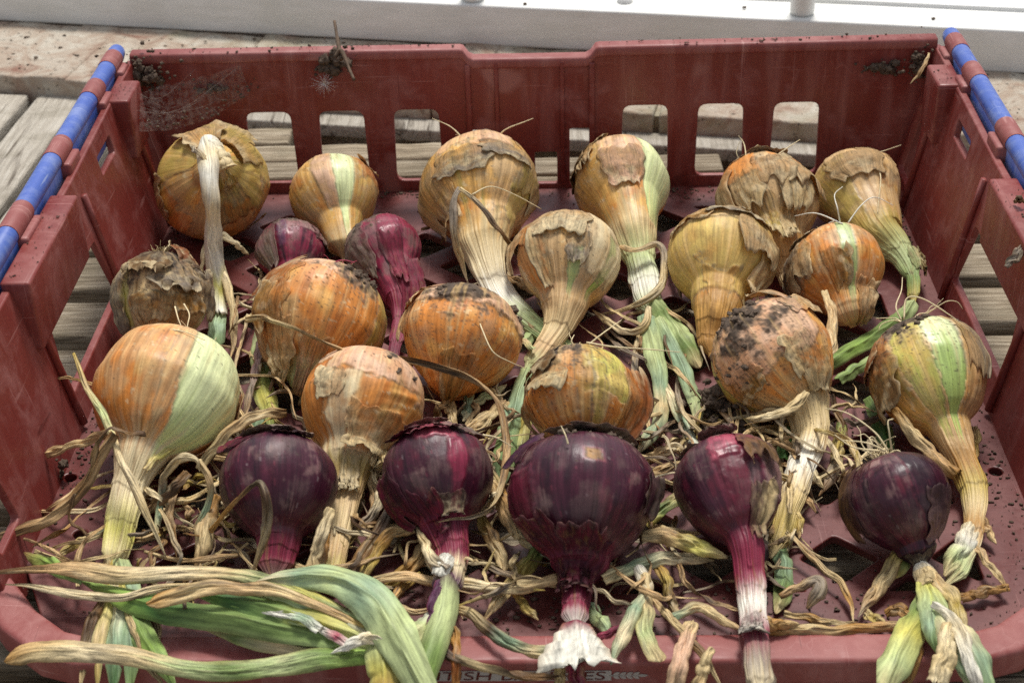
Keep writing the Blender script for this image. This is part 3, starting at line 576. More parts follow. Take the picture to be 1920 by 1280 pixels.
# ------------------------------------------------------------------ leaves
def leafv(pts,wd,cols,curl=.5,twist=0.,roll=0.,thick=.45,seed=0,wav=1.,hollow=0.,edge='brown',spots=.35,n=56,tip=.25,torn=.25,up=None,fold=0.):
    """closed thin blade swept along a path: widths wd (mm), colour stops cols from base to tip"""
    pts=[P(*q) for q in pts]; m=max(n,12*len(pts)); c=catmull(pts,m*3); dd=np.r_[0,np.cumsum(np.linalg.norm(np.diff(c,axis=0),axis=1))]; s=np.linspace(0,dd[-1],m); c=np.stack([np.interp(s,dd,c[:,i]) for i in range(3)],-1); q=s/dd[-1]
    jit=np.stack([noise(np.stack([q*5+seed,q*0+k*9,q*0+seed*1.3],-1)) for k in range(3)],-1)*.0016*wav*np.sin(np.pi*q)[:,None]; c=c+jit
    T=np.gradient(c,axis=0); T/=np.linalg.norm(T,axis=1)[:,None]+1e-12; U=np.array([0,-.42,.9]) if up is None else np.array(up,float)
    nr=U-T*(T@U)[:,None]; nl=np.linalg.norm(nr,axis=1)
    nr/=nl[:,None]+1e-9
    for i in range(1,m):
        if nr[i]@nr[i-1]<0: nr[i]*=-1
        nr[i]=nr[i]*.35+(nr[i-1]-T[i]*(nr[i-1]@T[i]))*.65; nr[i]/=np.linalg.norm(nr[i])
    sd=np.cross(T,nr); ang=R_(roll)+R_(twist)*q+.5*wav*noise(np.stack([q*3.3+seed*2,q*0,q*0+seed],-1))+.3*wav*noise(np.stack([q*9+seed*2,q*0+5,q*0+seed],-1))
    ca,sa=np.cos(ang)[:,None],np.sin(ang)[:,None]; n1=nr*ca+sd*sa; s1=sd*ca-nr*sa
    W=np.interp(q,np.linspace(0,1,len(wd)),wd)*.001*(1+(.18 if edge!='ltgreen' else .09)*wav*noise(np.stack([q*6+seed,q*0+3,q*0],-1)))
    if edge=='brown': W=W*.84
    if tip: W=W*np.clip((1-q)/tip,0.02,1)**.6
    nv=15; vv=np.linspace(-1,1,nv); loop=np.r_[np.arange(nv),np.arange(nv)+nv]
    cu=curl*(1+.5*wav*noise(np.stack([q*4+seed,q*0+7,q*0],-1))); cu=np.where(np.abs(cu)<.06,.06,cu)
    a=vv[None]*(.45+.55*vv[None]**2)*cu[:,None]; rad=W[:,None]/2/cu[:,None]; X=rad*np.sin(a); Y=rad*(np.cos(a)-1)+ (W/2*.25*cu)[:,None]
    X=X*(1+.08*wav*fbm(np.stack([q[:,None]*9+seed+0*a,np.sign(vv)[None]+0*a,0*a],-1),2)*np.abs(vv)[None])
    rid=.00022*wav*noise(np.stack([vv[None]*8+seed+0*a,q[:,None]*2.5+0*a,0*a],-1))+.0007*wav*fbm(np.stack([vv[None]*1.7+seed+0*a,q[:,None]*dd[-1]*90+0*a,0*a+seed],-1),2)*np.clip(W[:,None]/.008,.3,1)
    pl1=noise(np.stack([q*3.1+seed*1.9,q*0,q*0+1],-1))[:,None]; pl2=noise(np.stack([q*4.3+seed*2.3,q*0,q*0+2],-1))[:,None]
    tri=lambda z: 2*np.abs((z%1)-.5)
    rid=rid+W[:,None]*min(wav,1.2)*(1-.75*(hollow>0))*(.15*tri(vv[None]*.55+.9*pl1+seed)+.085*tri(vv[None]*1.4+1.3*pl2+seed*.7)+.05*(q[:,None]*0+noise(np.stack([vv[None]*3.2+seed+0*a,q[:,None]*dd[-1]*60+0*a,0*a],-1))))-W[:,None]*.12*min(wav,1.2)*(1-.75*(hollow>0))
    rid=rid-fold*W[:,None]*(np.abs(vv[None]-.12*pl1)-.4)
    hl=hollow*.7*W[:,None]*.5*np.sqrt(np.clip(1-vv[None]**2,0,1))
    tk=thick*.0004*np.sqrt(np.clip(1-.9*vv[None]**2,.1,1))
    if torn: 
        ext=torn*W[:,None]*(noise(np.stack([vv[None]*3+seed+0*a[:1],0*a[:1],0*a[:1]],-1)))*(q[:,None]>.985)
    else: ext=0*a
    top=c[:,None]+s1[:,None]*X[...,None]+n1[:,None]*(Y+rid+tk+hl)[...,None]+T[:,None]*ext[...,None]
    bot=c[:,None]+s1[:,None]*X[...,None]+n1[:,None]*(Y+rid-tk-hl*.7)[...,None]+T[:,None]*ext[...,None]
    V=np.concatenate([top,bot[:,::-1]],1); L2=2*nv
    F=gridfaces(m,L2,True).tolist()
    for base in (0,(m-1)*L2):
        for j in range(nv-1): F.append([base+j,base+j+1,base+L2-2-j,base+L2-1-j] if base else [base+j,base+L2-1-j,base+L2-2-j,base+j+1])
    cs=[CC[x] if isinstance(x,str) else x for x in cols]; xs=np.linspace(0,1,len(cs))
    qa=np.clip(q[:,None]+.07*noise(np.stack([vv[None]*2+seed+0*a,q[:,None]*4+0*a,0*a],-1)),0,1)
    K=np.stack([np.interp(qa,xs,[z[i] for z in cs]) for i in range(3)],-1)
    st=fbm(np.stack([vv[None]*9+seed+0*a,q[:,None]*dd[-1]*14+0*a,0*a+seed],-1),3); st2=noise(np.stack([vv[None]*22+seed+0*a,q[:,None]*dd[-1]*10+0*a,0*a],-1)); bl=fbm(np.stack([vv[None]*1.3+seed+0*a,q[:,None]*dd[-1]*50+0*a,0*a+seed*2],-1),3)
    st3=noise(np.stack([vv[None]*13+seed+0*a,q[:,None]*dd[-1]*22+0*a,0*a+3],-1)); K=K*(1+.34*st+.22*st2)[...,None]; K=mix(K,CC['dkbrown'],sm(st3+.6*bl,.25,.7)*min(.65,spots*.9))
    K=mix(K,CC['dkbrown'],sm(bl+.3*st,.35,.75)*spots); K=mix(K,CC['pale'],sm(-bl+.2*st2,.25,.8)*.35*min(1,spots*2)*(edge!='ltgreen')); K=mix(K,CC[edge],sm(np.abs(vv)[None]+.15*st,.8,1.05)*.45)
    K=np.concatenate([K,K[:,::-1]],1)
    X0=vv[None]*W[:,None]*500+seed*13+0*a; fb_=np.stack([X0,q[:,None]*dd[-1]*70+0*a,.6*noise(np.stack([X0*.2,q[:,None]*9+0*a,0*a],-1))],-1); fb_=np.concatenate([fb_,fb_[:,::-1]],1)
    return V.reshape(-1,3),F,np.clip(K.reshape(-1,3),.005,1),fb_.reshape(-1,3)
_ls=[0]
def leaf(owner,pts,wd,cols,name='leaf',**kw):
    _ls[0]+=1; mt=kw.pop('mat',None); kw.setdefault('seed',_ls[0]*1.37); v,f,c,fb=leafv(pts,wd,cols,**kw); return mk(name,v,f,M[mt] if mt else M['green' if kw.get('edge')=='ltgreen' else 'leaf'],owner.root if isinstance(owner,Onion) else owner,col=c,rgh=.55,fib=fb)
def loose(label,pts,wd,cols,name='dry_leaf',cat='dry leaf',group='loose dried onion leaves in the crate',**kw): return tag(leaf(None,pts,wd,cols,name=name,**kw),label,cat,group)
# ------------------------------------------------------------------ the onions
Y,G1,RD,G2='onion','brown onions laid out in the crate','red_onion','red onions laid out in the crate'
o1=make_onion(Y,'large brown onion in the back left corner, a thick pale stem folded over it','onion',G1,(398,345),104,43,(408,300,88),(),'gold',br=.95,bn=1.05,rn=.26,dirt=.12,seed=1,lump=.03,
  regions=(('olive',100,200,-.3,.7,.2),('tan',-30,60,.1,.9,.25),('orange',25,95,-.6,.5,.2),('olive',-130,-70,-.6,.9,.2),('orange',-60,-15,-.5,.35,.2),('olive',60,120,.3,1.,.2)))
for a in ((40,.62,60,.5,'olive','down',3),(150,.55,70,.4,'tan','down',4),(-150,.5,60,.4,'tan','both',5),(-60,.0,50,.5,'tan','down',3),(170,.2,50,.3,'straw','up',6),(55,-.2,40,.3,'tan','right',4)): flake(o1,a[0],a[1],a[2],a[3],a[4],a[5],peel=a[6],seed=a[0])
o2=make_onion(Y,'small golden onion with a pale green stripe by the left slots of the back wall','onion',G1,(628,362),80,34,(648,462,16),((645,490,8,5),),'gold',dirt=.2,dirtc=(40,-.9),seed=2,neckcol='straw',
  regions=(('dust',-22,6,-1,.5,.06),('gwhite',4,34,-1,1.1,.04),('rust',50,100,-.8,.1,.15)))
flake(o2,70,-.45,45,.35,'tan','both',peel=3,seed=2); flake(o2,-95,.1,40,.9,'tan','left',peel=3,seed=3); roots(o2,3,22,2)
o3=make_onion(RD,'small dusty red onion half hidden behind the large orange one at the left','red onion',G2,(546,470),62,25,(548,560,12),((520,600,10,6),(500,640,8,5)),'mag',dirt=.5,dirtc=(0,-.9),seed=3,weather=.9,grime=.6,
  regions=(('dusty',-20,60,-1,.0,.1),('purple',-24,-8,-.7,.3,.05)))
flake(o3,-55,.0,60,1.0,'grey','down',peel=4,seed=1); flake(o3,70,-.3,50,.6,'grey','right',peel=2,seed=4)
o4=make_onion(RD,'small soil dusted red onion with a bright magenta neck behind the middle row','red onion',G2,(718,468),69,29,(755,560,17),((752,600,12,7),(738,660,8,5.5),(738,700,6,4)),'mag',dirt=.55,dirtc=(-30,-.8),seed=4,weather=.9,grime=.5,rn=.36,neckcol='mag',stemcols=('mag','mag','red'),
  regions=(('grey',-90,-25,-1,.45,.15,.0009),('mag',5,40,-.5,1.6,.08)))
flake(o4,20,.55,45,.7,'mag','down',peel=3,seed=3,col2='rose'); flake(o4,-45,.25,55,.7,'grey','down',peel=3,seed=6); flake(o4,40,1.0,70,.7,'mag','right',peel=7,seed=9,col2='rose')
o5=make_onion(Y,'large pale brown onion at the middle of the back row with long spread roots','onion',G1,(900,352),107,44,(905,462,28),((922,520,20,11),(950,570,14,11),(990,603,10,9.5),(1040,640,8,8),(1090,668,7,6)),'gold',br=.9,dirt=.22,dirtc=(0,-.8),seed=5,rn=.34,neckcol='straw',stemcols=('straw','pale','white','ltgreen','green','ltgreen'),
  regions=(('tan',10,110,-.15,.75,.2),('dust',-50,30,-.95,-.1,.2),('olive',40,80,.1,.8,.2)))
for a in ((-20,.18,70,.3,'grey','down',2),(-85,-.1,50,1.2,'tan','left',6),(-60,.5,50,.5,'tan','down',5),(70,.0,60,.8,'tan','right',2),(30,.05,60,.25,'grey','down',2)): flake(o5,a[0],a[1],a[2],a[3],a[4],a[5],peel=a[6],seed=a[0])
roots(o5,9,22,5,paths=([(925,272,72),(945,245,84),(985,228,90),(1000,222,92)],[(870,262,78),(845,238,84),(810,222,86)],[(885,365,80),(920,350,82),(965,365,74),(1015,392,62)]))
roots(o5,8,16,25,col='grey')
o6=make_onion(Y,'golden onion with a green right side and a long stem of green leaves running forward','onion',G1,(1165,338),87,37,(1188,440,26),((1200,490,19,11.5),(1212,545,15,12),(1222,590,13,11)),'gold',dirt=.18,dirtc=(-50,-.8),seed=6,rn=.4,neckcol='straw',stemcols=('straw','ltgreen','white','ltgreen'),
  regions=(('gwhite',32,120,-1,1.0,.05),('dust',-20,34,-1,.35,.08,.0006),('brown',-110,-35,-1,.1,.12,.0006)))
for a in ((-70,-.45,70,.7,'brown','down',3),(-40,-.1,30,.5,'tan','down',5),(8,.35,60,.4,'dust','down',2),(-25,-.6,40,.5,'brown','right',2)): flake(o6,a[0],a[1],a[2],a[3],a[4],a[5],peel=a[6],seed=a[0])
roots(o6,4,12,6)
o7=make_onion(Y,'ragged onion wrapped in torn papery tan skin in the back row near the right','onion',G1,(1437,375),93,39,(1465,470,24),((1475,515,14,9),(1478,545,10,7)),'tan',dirt=.3,dirtc=(0,-.95),seed=7,rn=.36,neckcol='ochre',stemcols=('ochre','tan','straw'),lump=.035,
  regions=(('orange',-50,0,-.6,.1,.12),('grey',-80,80,-1,-.75,.12,.0008),('orange',20,60,-.75,-.35,.12)))
for a in ((-70,-.05,80,.9,'tan','down',5),(-20,.3,40,.5,'straw','down',6),(15,.05,45,.5,'tan','right',5),(45,.2,50,.7,'straw','down',6),(70,-.2,70,.8,'tan','down',5),(-50,-.75,70,.35,'grey','up',3),(25,-.75,60,.35,'grey','down',4),(35,.75,40,.5,'straw','down',6),(-5,.7,40,.5,'olive','down',6)): flake(o7,a[0],a[1],a[2],a[3],a[4],a[5],peel=a[6],seed=a[0],crink=1.8)
roots(o7,7,24,7,paths=([(1400,300,70),(1395,270,76),(1385,255,80)],[(1445,300,72),(1480,275,78),(1500,262,80)]))
o8=make_onion(Y,'brown onion in the back right corner with a long bent green neck','onion',G1,(1600,350),75,31,(1650,440,22),((1690,478,17,10),(1712,520,13,6.5),(1714,570,9,5.5)),'tan',dirt=.12,dirtc=(0,-.9),seed=8,rn=.46,neckcol='olive',stemcols=('olive','ltgreen','green','olive'),bn=1.15,
  regions=(('olive',-70,10,-.05,1.3,.12),('tan',-20,90,-.9,.25,.12,.0006)))
for a in ((60,-.5,60,.6,'tan','right',4),(20,.15,80,.4,'tan','down',2),(70,1.6,80,.3,'straw','right',6)): flake(o8,a[0],a[1],a[2],a[3],a[4],a[5],peel=a[6],seed=a[0])
roots(o8,4,18,8,paths=([(1620,288,58),(1650,285,62),(1690,272,66)],[(1628,290,58),(1650,325,56),(1648,370,50),(1645,400,44)]))
o9=make_onion(Y,'pale onion with a bright green streak down its right side in the second row','onion',G1,(1068,480),93,40,(1058,578,24),((1045,620,17,10.5),(1015,662,12,9.5),(985,695,9,8)),'tan',dirt=.3,dirtc=(0,-.95),seed=9,rn=.34,neckcol='tan',stemcols=('tan','straw','tan','ltgreen'),bn=1.1,
  regions=(('lime',52,74,-.15,.95,.03),('pale',20,95,-1,.6,.1,.0005),('orange',-90,-35,-.3,.9,.15),('ltgreen',-2,18,.35,1.1,.1)))
for a in ((-15,-.25,75,.75,'pale','down',3),(-75,-.3,50,1.0,'tan','left',9),(-40,.45,25,.7,'straw','left',5),(10,.35,30,.4,'grey','down',4)): flake(o9,a[0],a[1],a[2],a[3],a[4],a[5],peel=a[6],seed=a[0])
roots(o9,10,16,9)
o10=make_onion(Y,'smooth golden onion with a tan cap of dry skin and a thick straight yellow neck','onion',G1,(1352,480),97,41,(1342,588,26),((1336,630,18,12),(1334,670,12,10)),'gold',dirt=0,flare=1.,seed=10,rn=.36,neckcol='ochre',stemcols=('gold','ochre','ochre'),lump=.01,
  regions=(('ygold',-120,140,-.3,.85,.08),('tan',-110,30,-1.1,-.08,.10,.0008),('ochre',-40,40,.5,1.4,.2)))
for a in ((-45,-.35,70,.5,'ochre','down',1.5),(20,-.55,90,.6,'grey','down',3),(48,-.1,62,.8,'tan','down',6),(72,.25,45,.9,'tan','down',9),(15,-.85,60,.3,'grey','right',4)): flake(o10,a[0],a[1],a[2],a[3],a[4],a[5],peel=a[6],seed=a[0],crink=1.6)
o11=make_onion(Y,'orange onion with a narrow green stripe and white roots on top beside the right wall','onion',G1,(1567,500),87,37,(1592,590,22),((1600,612,14,8),),'orange',dirt=.2,dirtc=(-60,-.8),seed=11,rn=.34,neckcol='tan',
  regions=(('ltgreen',14,34,-.75,1.5,.05),('grey',-95,-45,-1,.4,.15,.0008)))
for a in ((-55,.0,60,.8,'tan','down',3),(-85,-.1,45,.9,'grey','left',7),(-45,-.7,55,.4,'grey','down',2),(5,.45,40,.5,'ochre','right',2),(55,.9,40,.5,'tan','right',6)): flake(o11,a[0],a[1],a[2],a[3],a[4],a[5],peel=a[6],seed=a[0])
roots(o11,10,26,11,spread=.8,col='white',paths=([(1575,415,70),(1570,390,80),(1565,365,84),(1580,350,86)],[(1590,418,68),(1615,385,76),(1640,370,76),(1675,385,70)],[(1580,420,70),(1530,400,72),(1490,405,64)]))
o12=make_onion(Y,'rough dark onion with crumbling soil coated skin against the left wall','onion',G1,(301,558),90,36,(300,630,14),(),'brown',br=.95,dirt=.62,dirtc=(10,-.85),seed=12,lump=.045,regions=(('yellow',-55,-42,-.7,.6,.06),('grey',-120,-60,-1,.6,.2),('ochre',-40,30,.05,.8,.2)))
for a in ((20,-.4,60,.6,'grey','down',5),(-20,-.75,70,.5,'brown','down',5),(60,-.1,60,.8,'grey','right',4),(35,.0,40,.5,'ochre','down',6),(-75,.2,50,.9,'grey','down',2),(-10,.2,50,.5,'straw','down',2),(60,-.8,60,.4,'rust','up',5)): flake(o12,a[0],a[1],a[2],a[3],a[4],a[5],peel=a[6],seed=a[0],crink=2.)
roots(o12,2,20,12,paths=([(328,575,62),(335,600,60),(345,622,58)],[(345,570,62),(355,590,60),(352,615,56),(370,625,52)]))
o13=make_onion(Y,'big orange onion with soil crumbs on top and a torn skin flap at its left','onion',G1,(606,594),117,42,(575,688,22),((567,712,13,9),),'orange',br=.86,dirt=.36,dirtc=(28,-.72),seed=13,weather=.3,rn=.36,neckcol='ltgreen',ribs=.003,
  regions=(('olive',55,115,-.9,.8,.05),('dust',-60,50,-1.1,-.55,.15)))
for a in ((-72,-.35,60,.9,'rust','left',10),(-60,.2,45,.6,'ochre','left',6),(-50,.75,50,.5,'tan','down',7),(0,.9,40,.5,'dust','down',4),(-88,.5,40,.8,'tan','left',5),(100,.2,35,1.2,'tan','right',3)): flake(o13,a[0],a[1],a[2],a[3],a[4],a[5],peel=a[6],seed=a[0])
roots(o13,5,12,13,col='rose',paths=([(610,500,80),(640,488,82),(665,492,80)],))
clods(o13,13,22,-.72,.22,2.6,13); 
o14=make_onion(Y,'orange onion in the middle with a broad dusty brown crust over its upper half','onion',G1,(868,626),109,38,(843,728,20),((838,752,13,9),),'orange',br=.74,dirt=.46,dirtc=(-10,-.6),seed=14,rn=.36,neckcol='amber',ribs=.003,
  regions=(('dust',-75,75,-1.2,-.12,.18,.0008),('brown',-20,35,-1,-.3,.2,.0004),('grey',65,110,-1,.0,.2,.0008)))
for a in ((-82,-.2,30,1.0,'tan','left',5),(-60,-.75,50,.4,'rust','left',5),(-72,-.4,30,.45,'orange','down',3),(0,.95,60,.5,'ochre','down',3)): flake(o14,a[0],a[1],a[2],a[3],a[4],a[5],peel=a[6],seed=a[0])
roots(o14,3,14,14,paths=([(895,592,64),(905,620,62),(925,660,56),(960,680,48),(985,690,40)],)); clods(o14,8,75,-.5,.25,2.8,14); clods(o14,5,-25,-.35,.25,1.6,4)
o15=make_onion(Y,'pale orange onion caked in dark soil with a long straw stem, right of centre','onion',G1,(1445,664),110,42,(1505,752,26),((1520,815,18,10.5),(1503,880,14,9.5),(1482,945,12,9),(1464,1005,9,8),(1445,1045,8,5)),'orange',br=.9,dirt=.58,dirtc=(-5,-.65),seed=15,rn=.34,neckcol='straw',stemcols=('straw','straw','white','straw','olive','straw'),bn=1.1,
  regions=(('dust',-60,60,-1.1,.45,.2),('yellow',-84,-70,-.5,.7,.04)))
for a in ((65,-.35,45,.5,'tan','right',4),(75,-.7,50,.7,'tan','up',9),(-40,.45,50,.3,'ochre','down',3),(30,.5,40,.5,'straw','left',3),(50,.75,60,.5,'straw','down',3)): flake(o15,a[0],a[1],a[2],a[3],a[4],a[5],peel=a[6],seed=a[0])
clods(o15,26,-5,-.72,.42,2.6,15); clods(o15,10,-40,.1,.4,1.8,16); roots(o15,3,14,15)
o16=make_onion(Y,'big onion at the far right with pale green and yellow stripes and wiry roots','onion',G1,(1733,686),101,43,(1790,832,22),((1812,880,17,8.5),(1826,925,14,8),(1826,975,12,6.5),(1815,1025,10,7),(1790,1075,9,7.5),(1770,1100,8,5)),'gold',dirt=.42,dirtc=(-10,-.8),seed=16,rn=.22,neckcol='tan',stemcols=('tan','ochre','olive','straw','ochre','pale','ltgreen','straw'),bn=1.3,k=.7,flare=2.,
  regions=(('yellow',-28,14,-.6,1.1,.12),('stripe',13,50,-1.1,1.15,.05),('rust',-110,-30,-1.1,.15,.12,.0007),('tan',50,110,-1,1.2,.06,.0005)))
for a in ((-58,.22,62,.5,'brown','down',9),(-70,-.3,50,.6,'rust','down',3),(72,-.3,40,1.2,'grey','right',3)): flake(o16,a[0],a[1],a[2],a[3],a[4],a[5],peel=a[6],seed=a[0])
roots(o16,9,28,16,spread=.8,paths=([(1695,598,76),(1700,560,84),(1730,560,86),(1780,590,80),(1820,622,70)],[(1690,600,76),(1680,575,82),(1690,545,86),(1692,520,88)])); clods(o16,10,5,-.55,.3,2.4,17); clods(o16,14,75,-.75,.3,2.6,18)
o17=make_onion(Y,'largest onion at the left, half orange skin and half bare pale green flesh','onion',G1,(318,728),132,46,(262,858,30),((242,915,22,11),(228,975,17,9.5),(214,1040,13,8.5),(205,1075,9,6)),'orange',dirt=.2,dirtc=(10,-.95),seed=17,weather=.3,rn=.26,neckcol='pale',stemcols=('pale','pale','yellow','pale'),bn=1.12,k=.6,flare=2.2,
  regions=(('gwhite',3,80,-1.05,1.35,.035),('tan',-10,4,-.75,1.0,.08,.0003)))
for a in ((92,.35,42,1.1,'rust','left',2),(84,.75,30,.6,'rust','left',4),(96,-.1,25,.4,'dust','right',6)): flake(o17,a[0],a[1],a[2],a[3],a[4],a[5],peel=a[6],seed=a[0])
roots(o17,4,20,17,paths=([(245,628,84),(300,618,88),(345,622,88),(385,638,84)],))
o18=make_onion(Y,'orange onion with finely wrinkled skin behind the leftmost red onion','onion',G1,(682,752),114,41,(652,868,24),((648,925,18,9.5),(638,990,13,8.5),(625,1060,10,7.5),(616,1095,9,6)),'orange',dirt=.10,dirtc=(20,-.55),seed=18,weather=.3,rn=.36,neckcol='pale',stemcols=('olive','tan','straw','tan','yellow'),wrinkle=1.,ribs=.005,
  regions=(('dust',-60,90,-1.1,.1,.2),('amber',-110,-45,-.3,.9,.08,-.0006),('pale',-45,-10,.1,1.1,.12,.0004)))
for a in ((25,.7,90,.5,'straw','down',6),(-38,.2,30,.4,'pale','left',3),(0,1.3,60,.5,'pale','down',4),(60,.85,50,.4,'straw','down',8)): flake(o18,a[0],a[1],a[2],a[3],a[4],a[5],peel=a[6],seed=a[0])
clods(o18,7,30,-.25,.3,1.3,19); roots(o18,2,10,18)
o19=make_onion(Y,'orange and olive onion with a brown papery flap, behind the biggest red onion','onion',G1,(1090,740),104,41,(1095,845,22),(),'orange',dirt=.48,dirtc=(-40,-.75),seed=19,rn=.4,ribs=.006,
  regions=(('yellow',2,60,-1.05,.35,.12),('ochre',-5,12,-.8,1,.06,.0005),('olive',12,30,-.2,1,.08),('brown',-95,-22,-1,-.25,.1,.0008)))
for a in ((-55,-.55,60,.7,'brown','down',2.5),(-35,-.02,45,.5,'straw','down',7),(75,.4,30,1.2,'rust','right',9),(-85,.1,30,.8,'brown','left',3)): flake(o19,a[0],a[1],a[2],a[3],a[4],a[5],peel=a[6],seed=a[0])
roots(o19,9,16,19,paths=([(1100,642,76),(1150,650,78),(1220,655,70),(1275,660,60)],[(1105,645,76),(1130,625,80),(1165,600,80)]))
o20=make_onion(RD,'smooth dark red onion, leftmost of the front row, a curled brown leaf over it','red onion',G2,(522,905),110,40,(522,1008,24),((516,1055,18,11),(512,1092,14,10)),'red',dirt=.16,dirtc=(0,-.95),seed=20,weather=.5,flare=0.9,rn=.34,neckcol='maroon',stemcols=('maroon','mag','grey'),lump=.012,regions=(('dred',-110,-58,-.8,.9,.04),))
for a in ((-25,-.86,80,.35,'grey','down',4),(25,-.86,70,.3,'grey','down',3),(-65,-.75,60,.4,'mag','left',8),(15,-.72,45,.2,'red','down',2)): flake(o20,a[0],a[1],a[2],a[3],a[4],a[5],peel=a[6],seed=a[0],crink=1.8)
o21=make_onion(RD,'red onion with torn pink skin on its crown and a purple and green neck','red onion',G2,(822,888),103,39,(836,985,24),((846,1040,19,10.5),(842,1085,17,9.5),(832,1120,18,9)),'red',dirt=.2,dirtc=(20,-.95),seed=21,flare=1.0,rn=.36,neckcol='mag',stemcols=('red','mag','mag','pale','purple','ltgreen'),regions=(('mag',14,32,-.3,1.2,.04),('rose',-25,22,-.95,-.35,.10),))
for a in ((-5,-.72,55,.5,'rose','down',3),(22,-.72,40,.4,'dusty','down',4),(-40,-.75,60,.35,'mag','down',4),(55,-.7,60,.4,'grey','right',4),(-10,-.92,90,.25,'dusty','down',4),(-75,.45,50,.8,'mag','left',5),(15,.8,50,.3,'pale','down',5),(-25,.95,50,.6,'mag','right',3)): flake(o21,a[0],a[1],a[2],a[3],a[4],a[5],peel=a[6],seed=a[0],crink=1.4)
clods(o21,16,25,-.97,.7,2.4,21); roots(o21,2,14,21,paths=([(905,815,72),(930,820,70),(962,838,62)],))
o22=make_onion(RD,'biggest red onion at the centre front with a scar and a white flared stem','red onion',G2,(1092,922),135,44,(1088,1035,26),((1083,1085,20,9.5),(1080,1135,18,8),(1080,1180,18,9)),'red',br=.80,dirt=.15,dirtc=(0,-.98),seed=22,weather=.5,flare=0.8,rn=.34,neckcol='mag',stemcols=('red','maroon','mag','white'),regions=(('maroon',-100,-45,-.1,.9,.12,.0007),('ochre',3,14,-.32,-.14,.08,-.0004)))
for a in ((2,.92,62,.5,'maroon','up',5),(-52,.8,44,.55,'maroon','up',4),(10,1.15,110,.7,'maroon','down',4),(-45,1.15,70,.6,'maroon','down',5),(70,.1,28,.5,'soil','both',4),(35,-.97,130,.28,'grey','down',5),(-25,-.97,90,.25,'grey','down',4),(-78,-.6,40,.5,'purple','left',9)): flake(o22,a[0],a[1],a[2],a[3],a[4],a[5],peel=a[6],seed=a[0],crink=1.4)
clods(o22,16,10,-.99,.8,2.6,22); roots(o22,1,8,22,paths=([(1065,832,84),(1060,815,88),(1052,798,90)],))
o23=make_onion(RD,'pear shaped red onion with a faded pink shoulder, its stem over the front lip','red onion',G2,(1362,905),98,39,(1398,1025,27),((1404,1080,20,8.5),(1410,1140,18,8),(1415,1195,18,7.5),(1421,1250,17,8.5),(1426,1310,14,7)),'red',dirt=.22,dirtc=(20,-.85),seed=23,flare=1.2,rn=.27,bn=1.25,k=.55,neckcol='mag',stemcols=('mag','mag','white','mag','grey','pale'),regions=(('rose',-8,48,-1.1,.1,.12,.0006),('maroon',-4,30,-.1,1.4,.08,.0005),('dusty',48,100,-1.1,.5,.1,.0008)))
for a in ((45,-.35,42,.9,'brown','down',5),(10,-.9,70,.3,'dusty','down',5),(50,-.92,70,.4,'dusty','up',8),(42,.7,30,.5,'straw','right',6),(0,2.3,90,.35,'white','down',5),(-60,-.9,50,.3,'grey','down',3)): flake(o23,a[0],a[1],a[2],a[3],a[4],a[5],peel=a[6],seed=a[0],crink=1.4)
o24=make_onion(RD,'dark purple red onion at the right end of the front row with white wiry roots','red onion',G2,(1683,932),97,38,(1722,1038,18),((1728,1070,13,7),),'red',dirt=.14,dirtc=(-10,-.95),seed=24,weather=.5,flare=0.9,rn=.32,neckcol='dred',gloss=-.02,regions=(('dred',20,110,-1,1,.05,.0005),('dusty',-25,-5,-.85,-.65,.06)))
for a in ((-78,-.2,40,1.2,'brown','left',5),(60,.5,60,.7,'dusty','down',1.5),(0,1.2,120,.3,'pale','down',4)): flake(o24,a[0],a[1],a[2],a[3],a[4],a[5],peel=a[6],seed=a[0])
roots(o24,10,22,24,spread=1.,col='pale',paths=([(1665,845,72),(1640,810,80),(1590,775,84),(1545,765,80)],[(1660,845,72),(1625,830,78),(1580,825,78)],[(1650,845,72),(1600,838,74),(1565,815,78)],[(1672,843,74),(1668,815,84),(1665,790,90),(1675,785,90)]))
ALL=[o1,o2,o3,o4,o5,o6,o7,o8,o9,o10,o11,o12,o13,o14,o15,o16,o17,o18,o19,o20,o21,o22,o23,o24]
# ------------------------------------------------------------------ leaves that belong to an onion
dry=dict(curl=.7,spots=.6,wav=1.25); grn=dict(curl=.4,hollow=.1,spots=.2,edge='ltgreen',wav=.85,fold=.2)
# o1: folded pale stem
leaf(o1,[(390,262,104),(391,290,101),(393,330,95),(397,375,82),(399,420,62),(400,470,40),(404,530,20),(410,590,11)],[17,20,17,14,18,19,16,14],['white','pale','white','pale','white','white','yellow','white'],'stem',hollow=.4,curl=1.0,tip=0,torn=.6,spots=.06,wav=.8,edge='pale',mat='green')
leaf(o1,[(425,318,90),(405,285,100),(392,270,103)],[19,20,18],['straw','pale','white'],'stem_base',hollow=.3,curl=1.,tip=0,spots=.2,edge='pale',mat='green')
leaf(o1,[(388,300,103),(372,285,106),(355,270,104)],[6,5,2],['straw','grey','pale'],spots=.4)
leaf(o1,[(415,440,46),(440,455,40),(468,478,26)],[7,5,4],['pale','pale','straw'],'leaf',hollow=.4,spots=.2,edge='pale')
leaf(o1,[(412,500,26),(430,545,20),(438,600,16),(438,640,10),(432,672,6)],[8,6,6,5],['pale','straw','straw','tan'],hollow=.4,spots=.25,edge='pale')
leaf(o1,[(395,440,44),(380,480,34),(378,530,20)],[6,4,3],['straw','pale','straw'],spots=.3)
leaf(o1,[(408,565,12),(405,610,9),(400,660,6)],[13,14,13],['ltgreen','bluegreen','green'],**grn)
leaf(o1,[(446,555,30),(438,600,26),(425,635,16)],[3,2.5,2],['brown','tan','brown'],**dry)
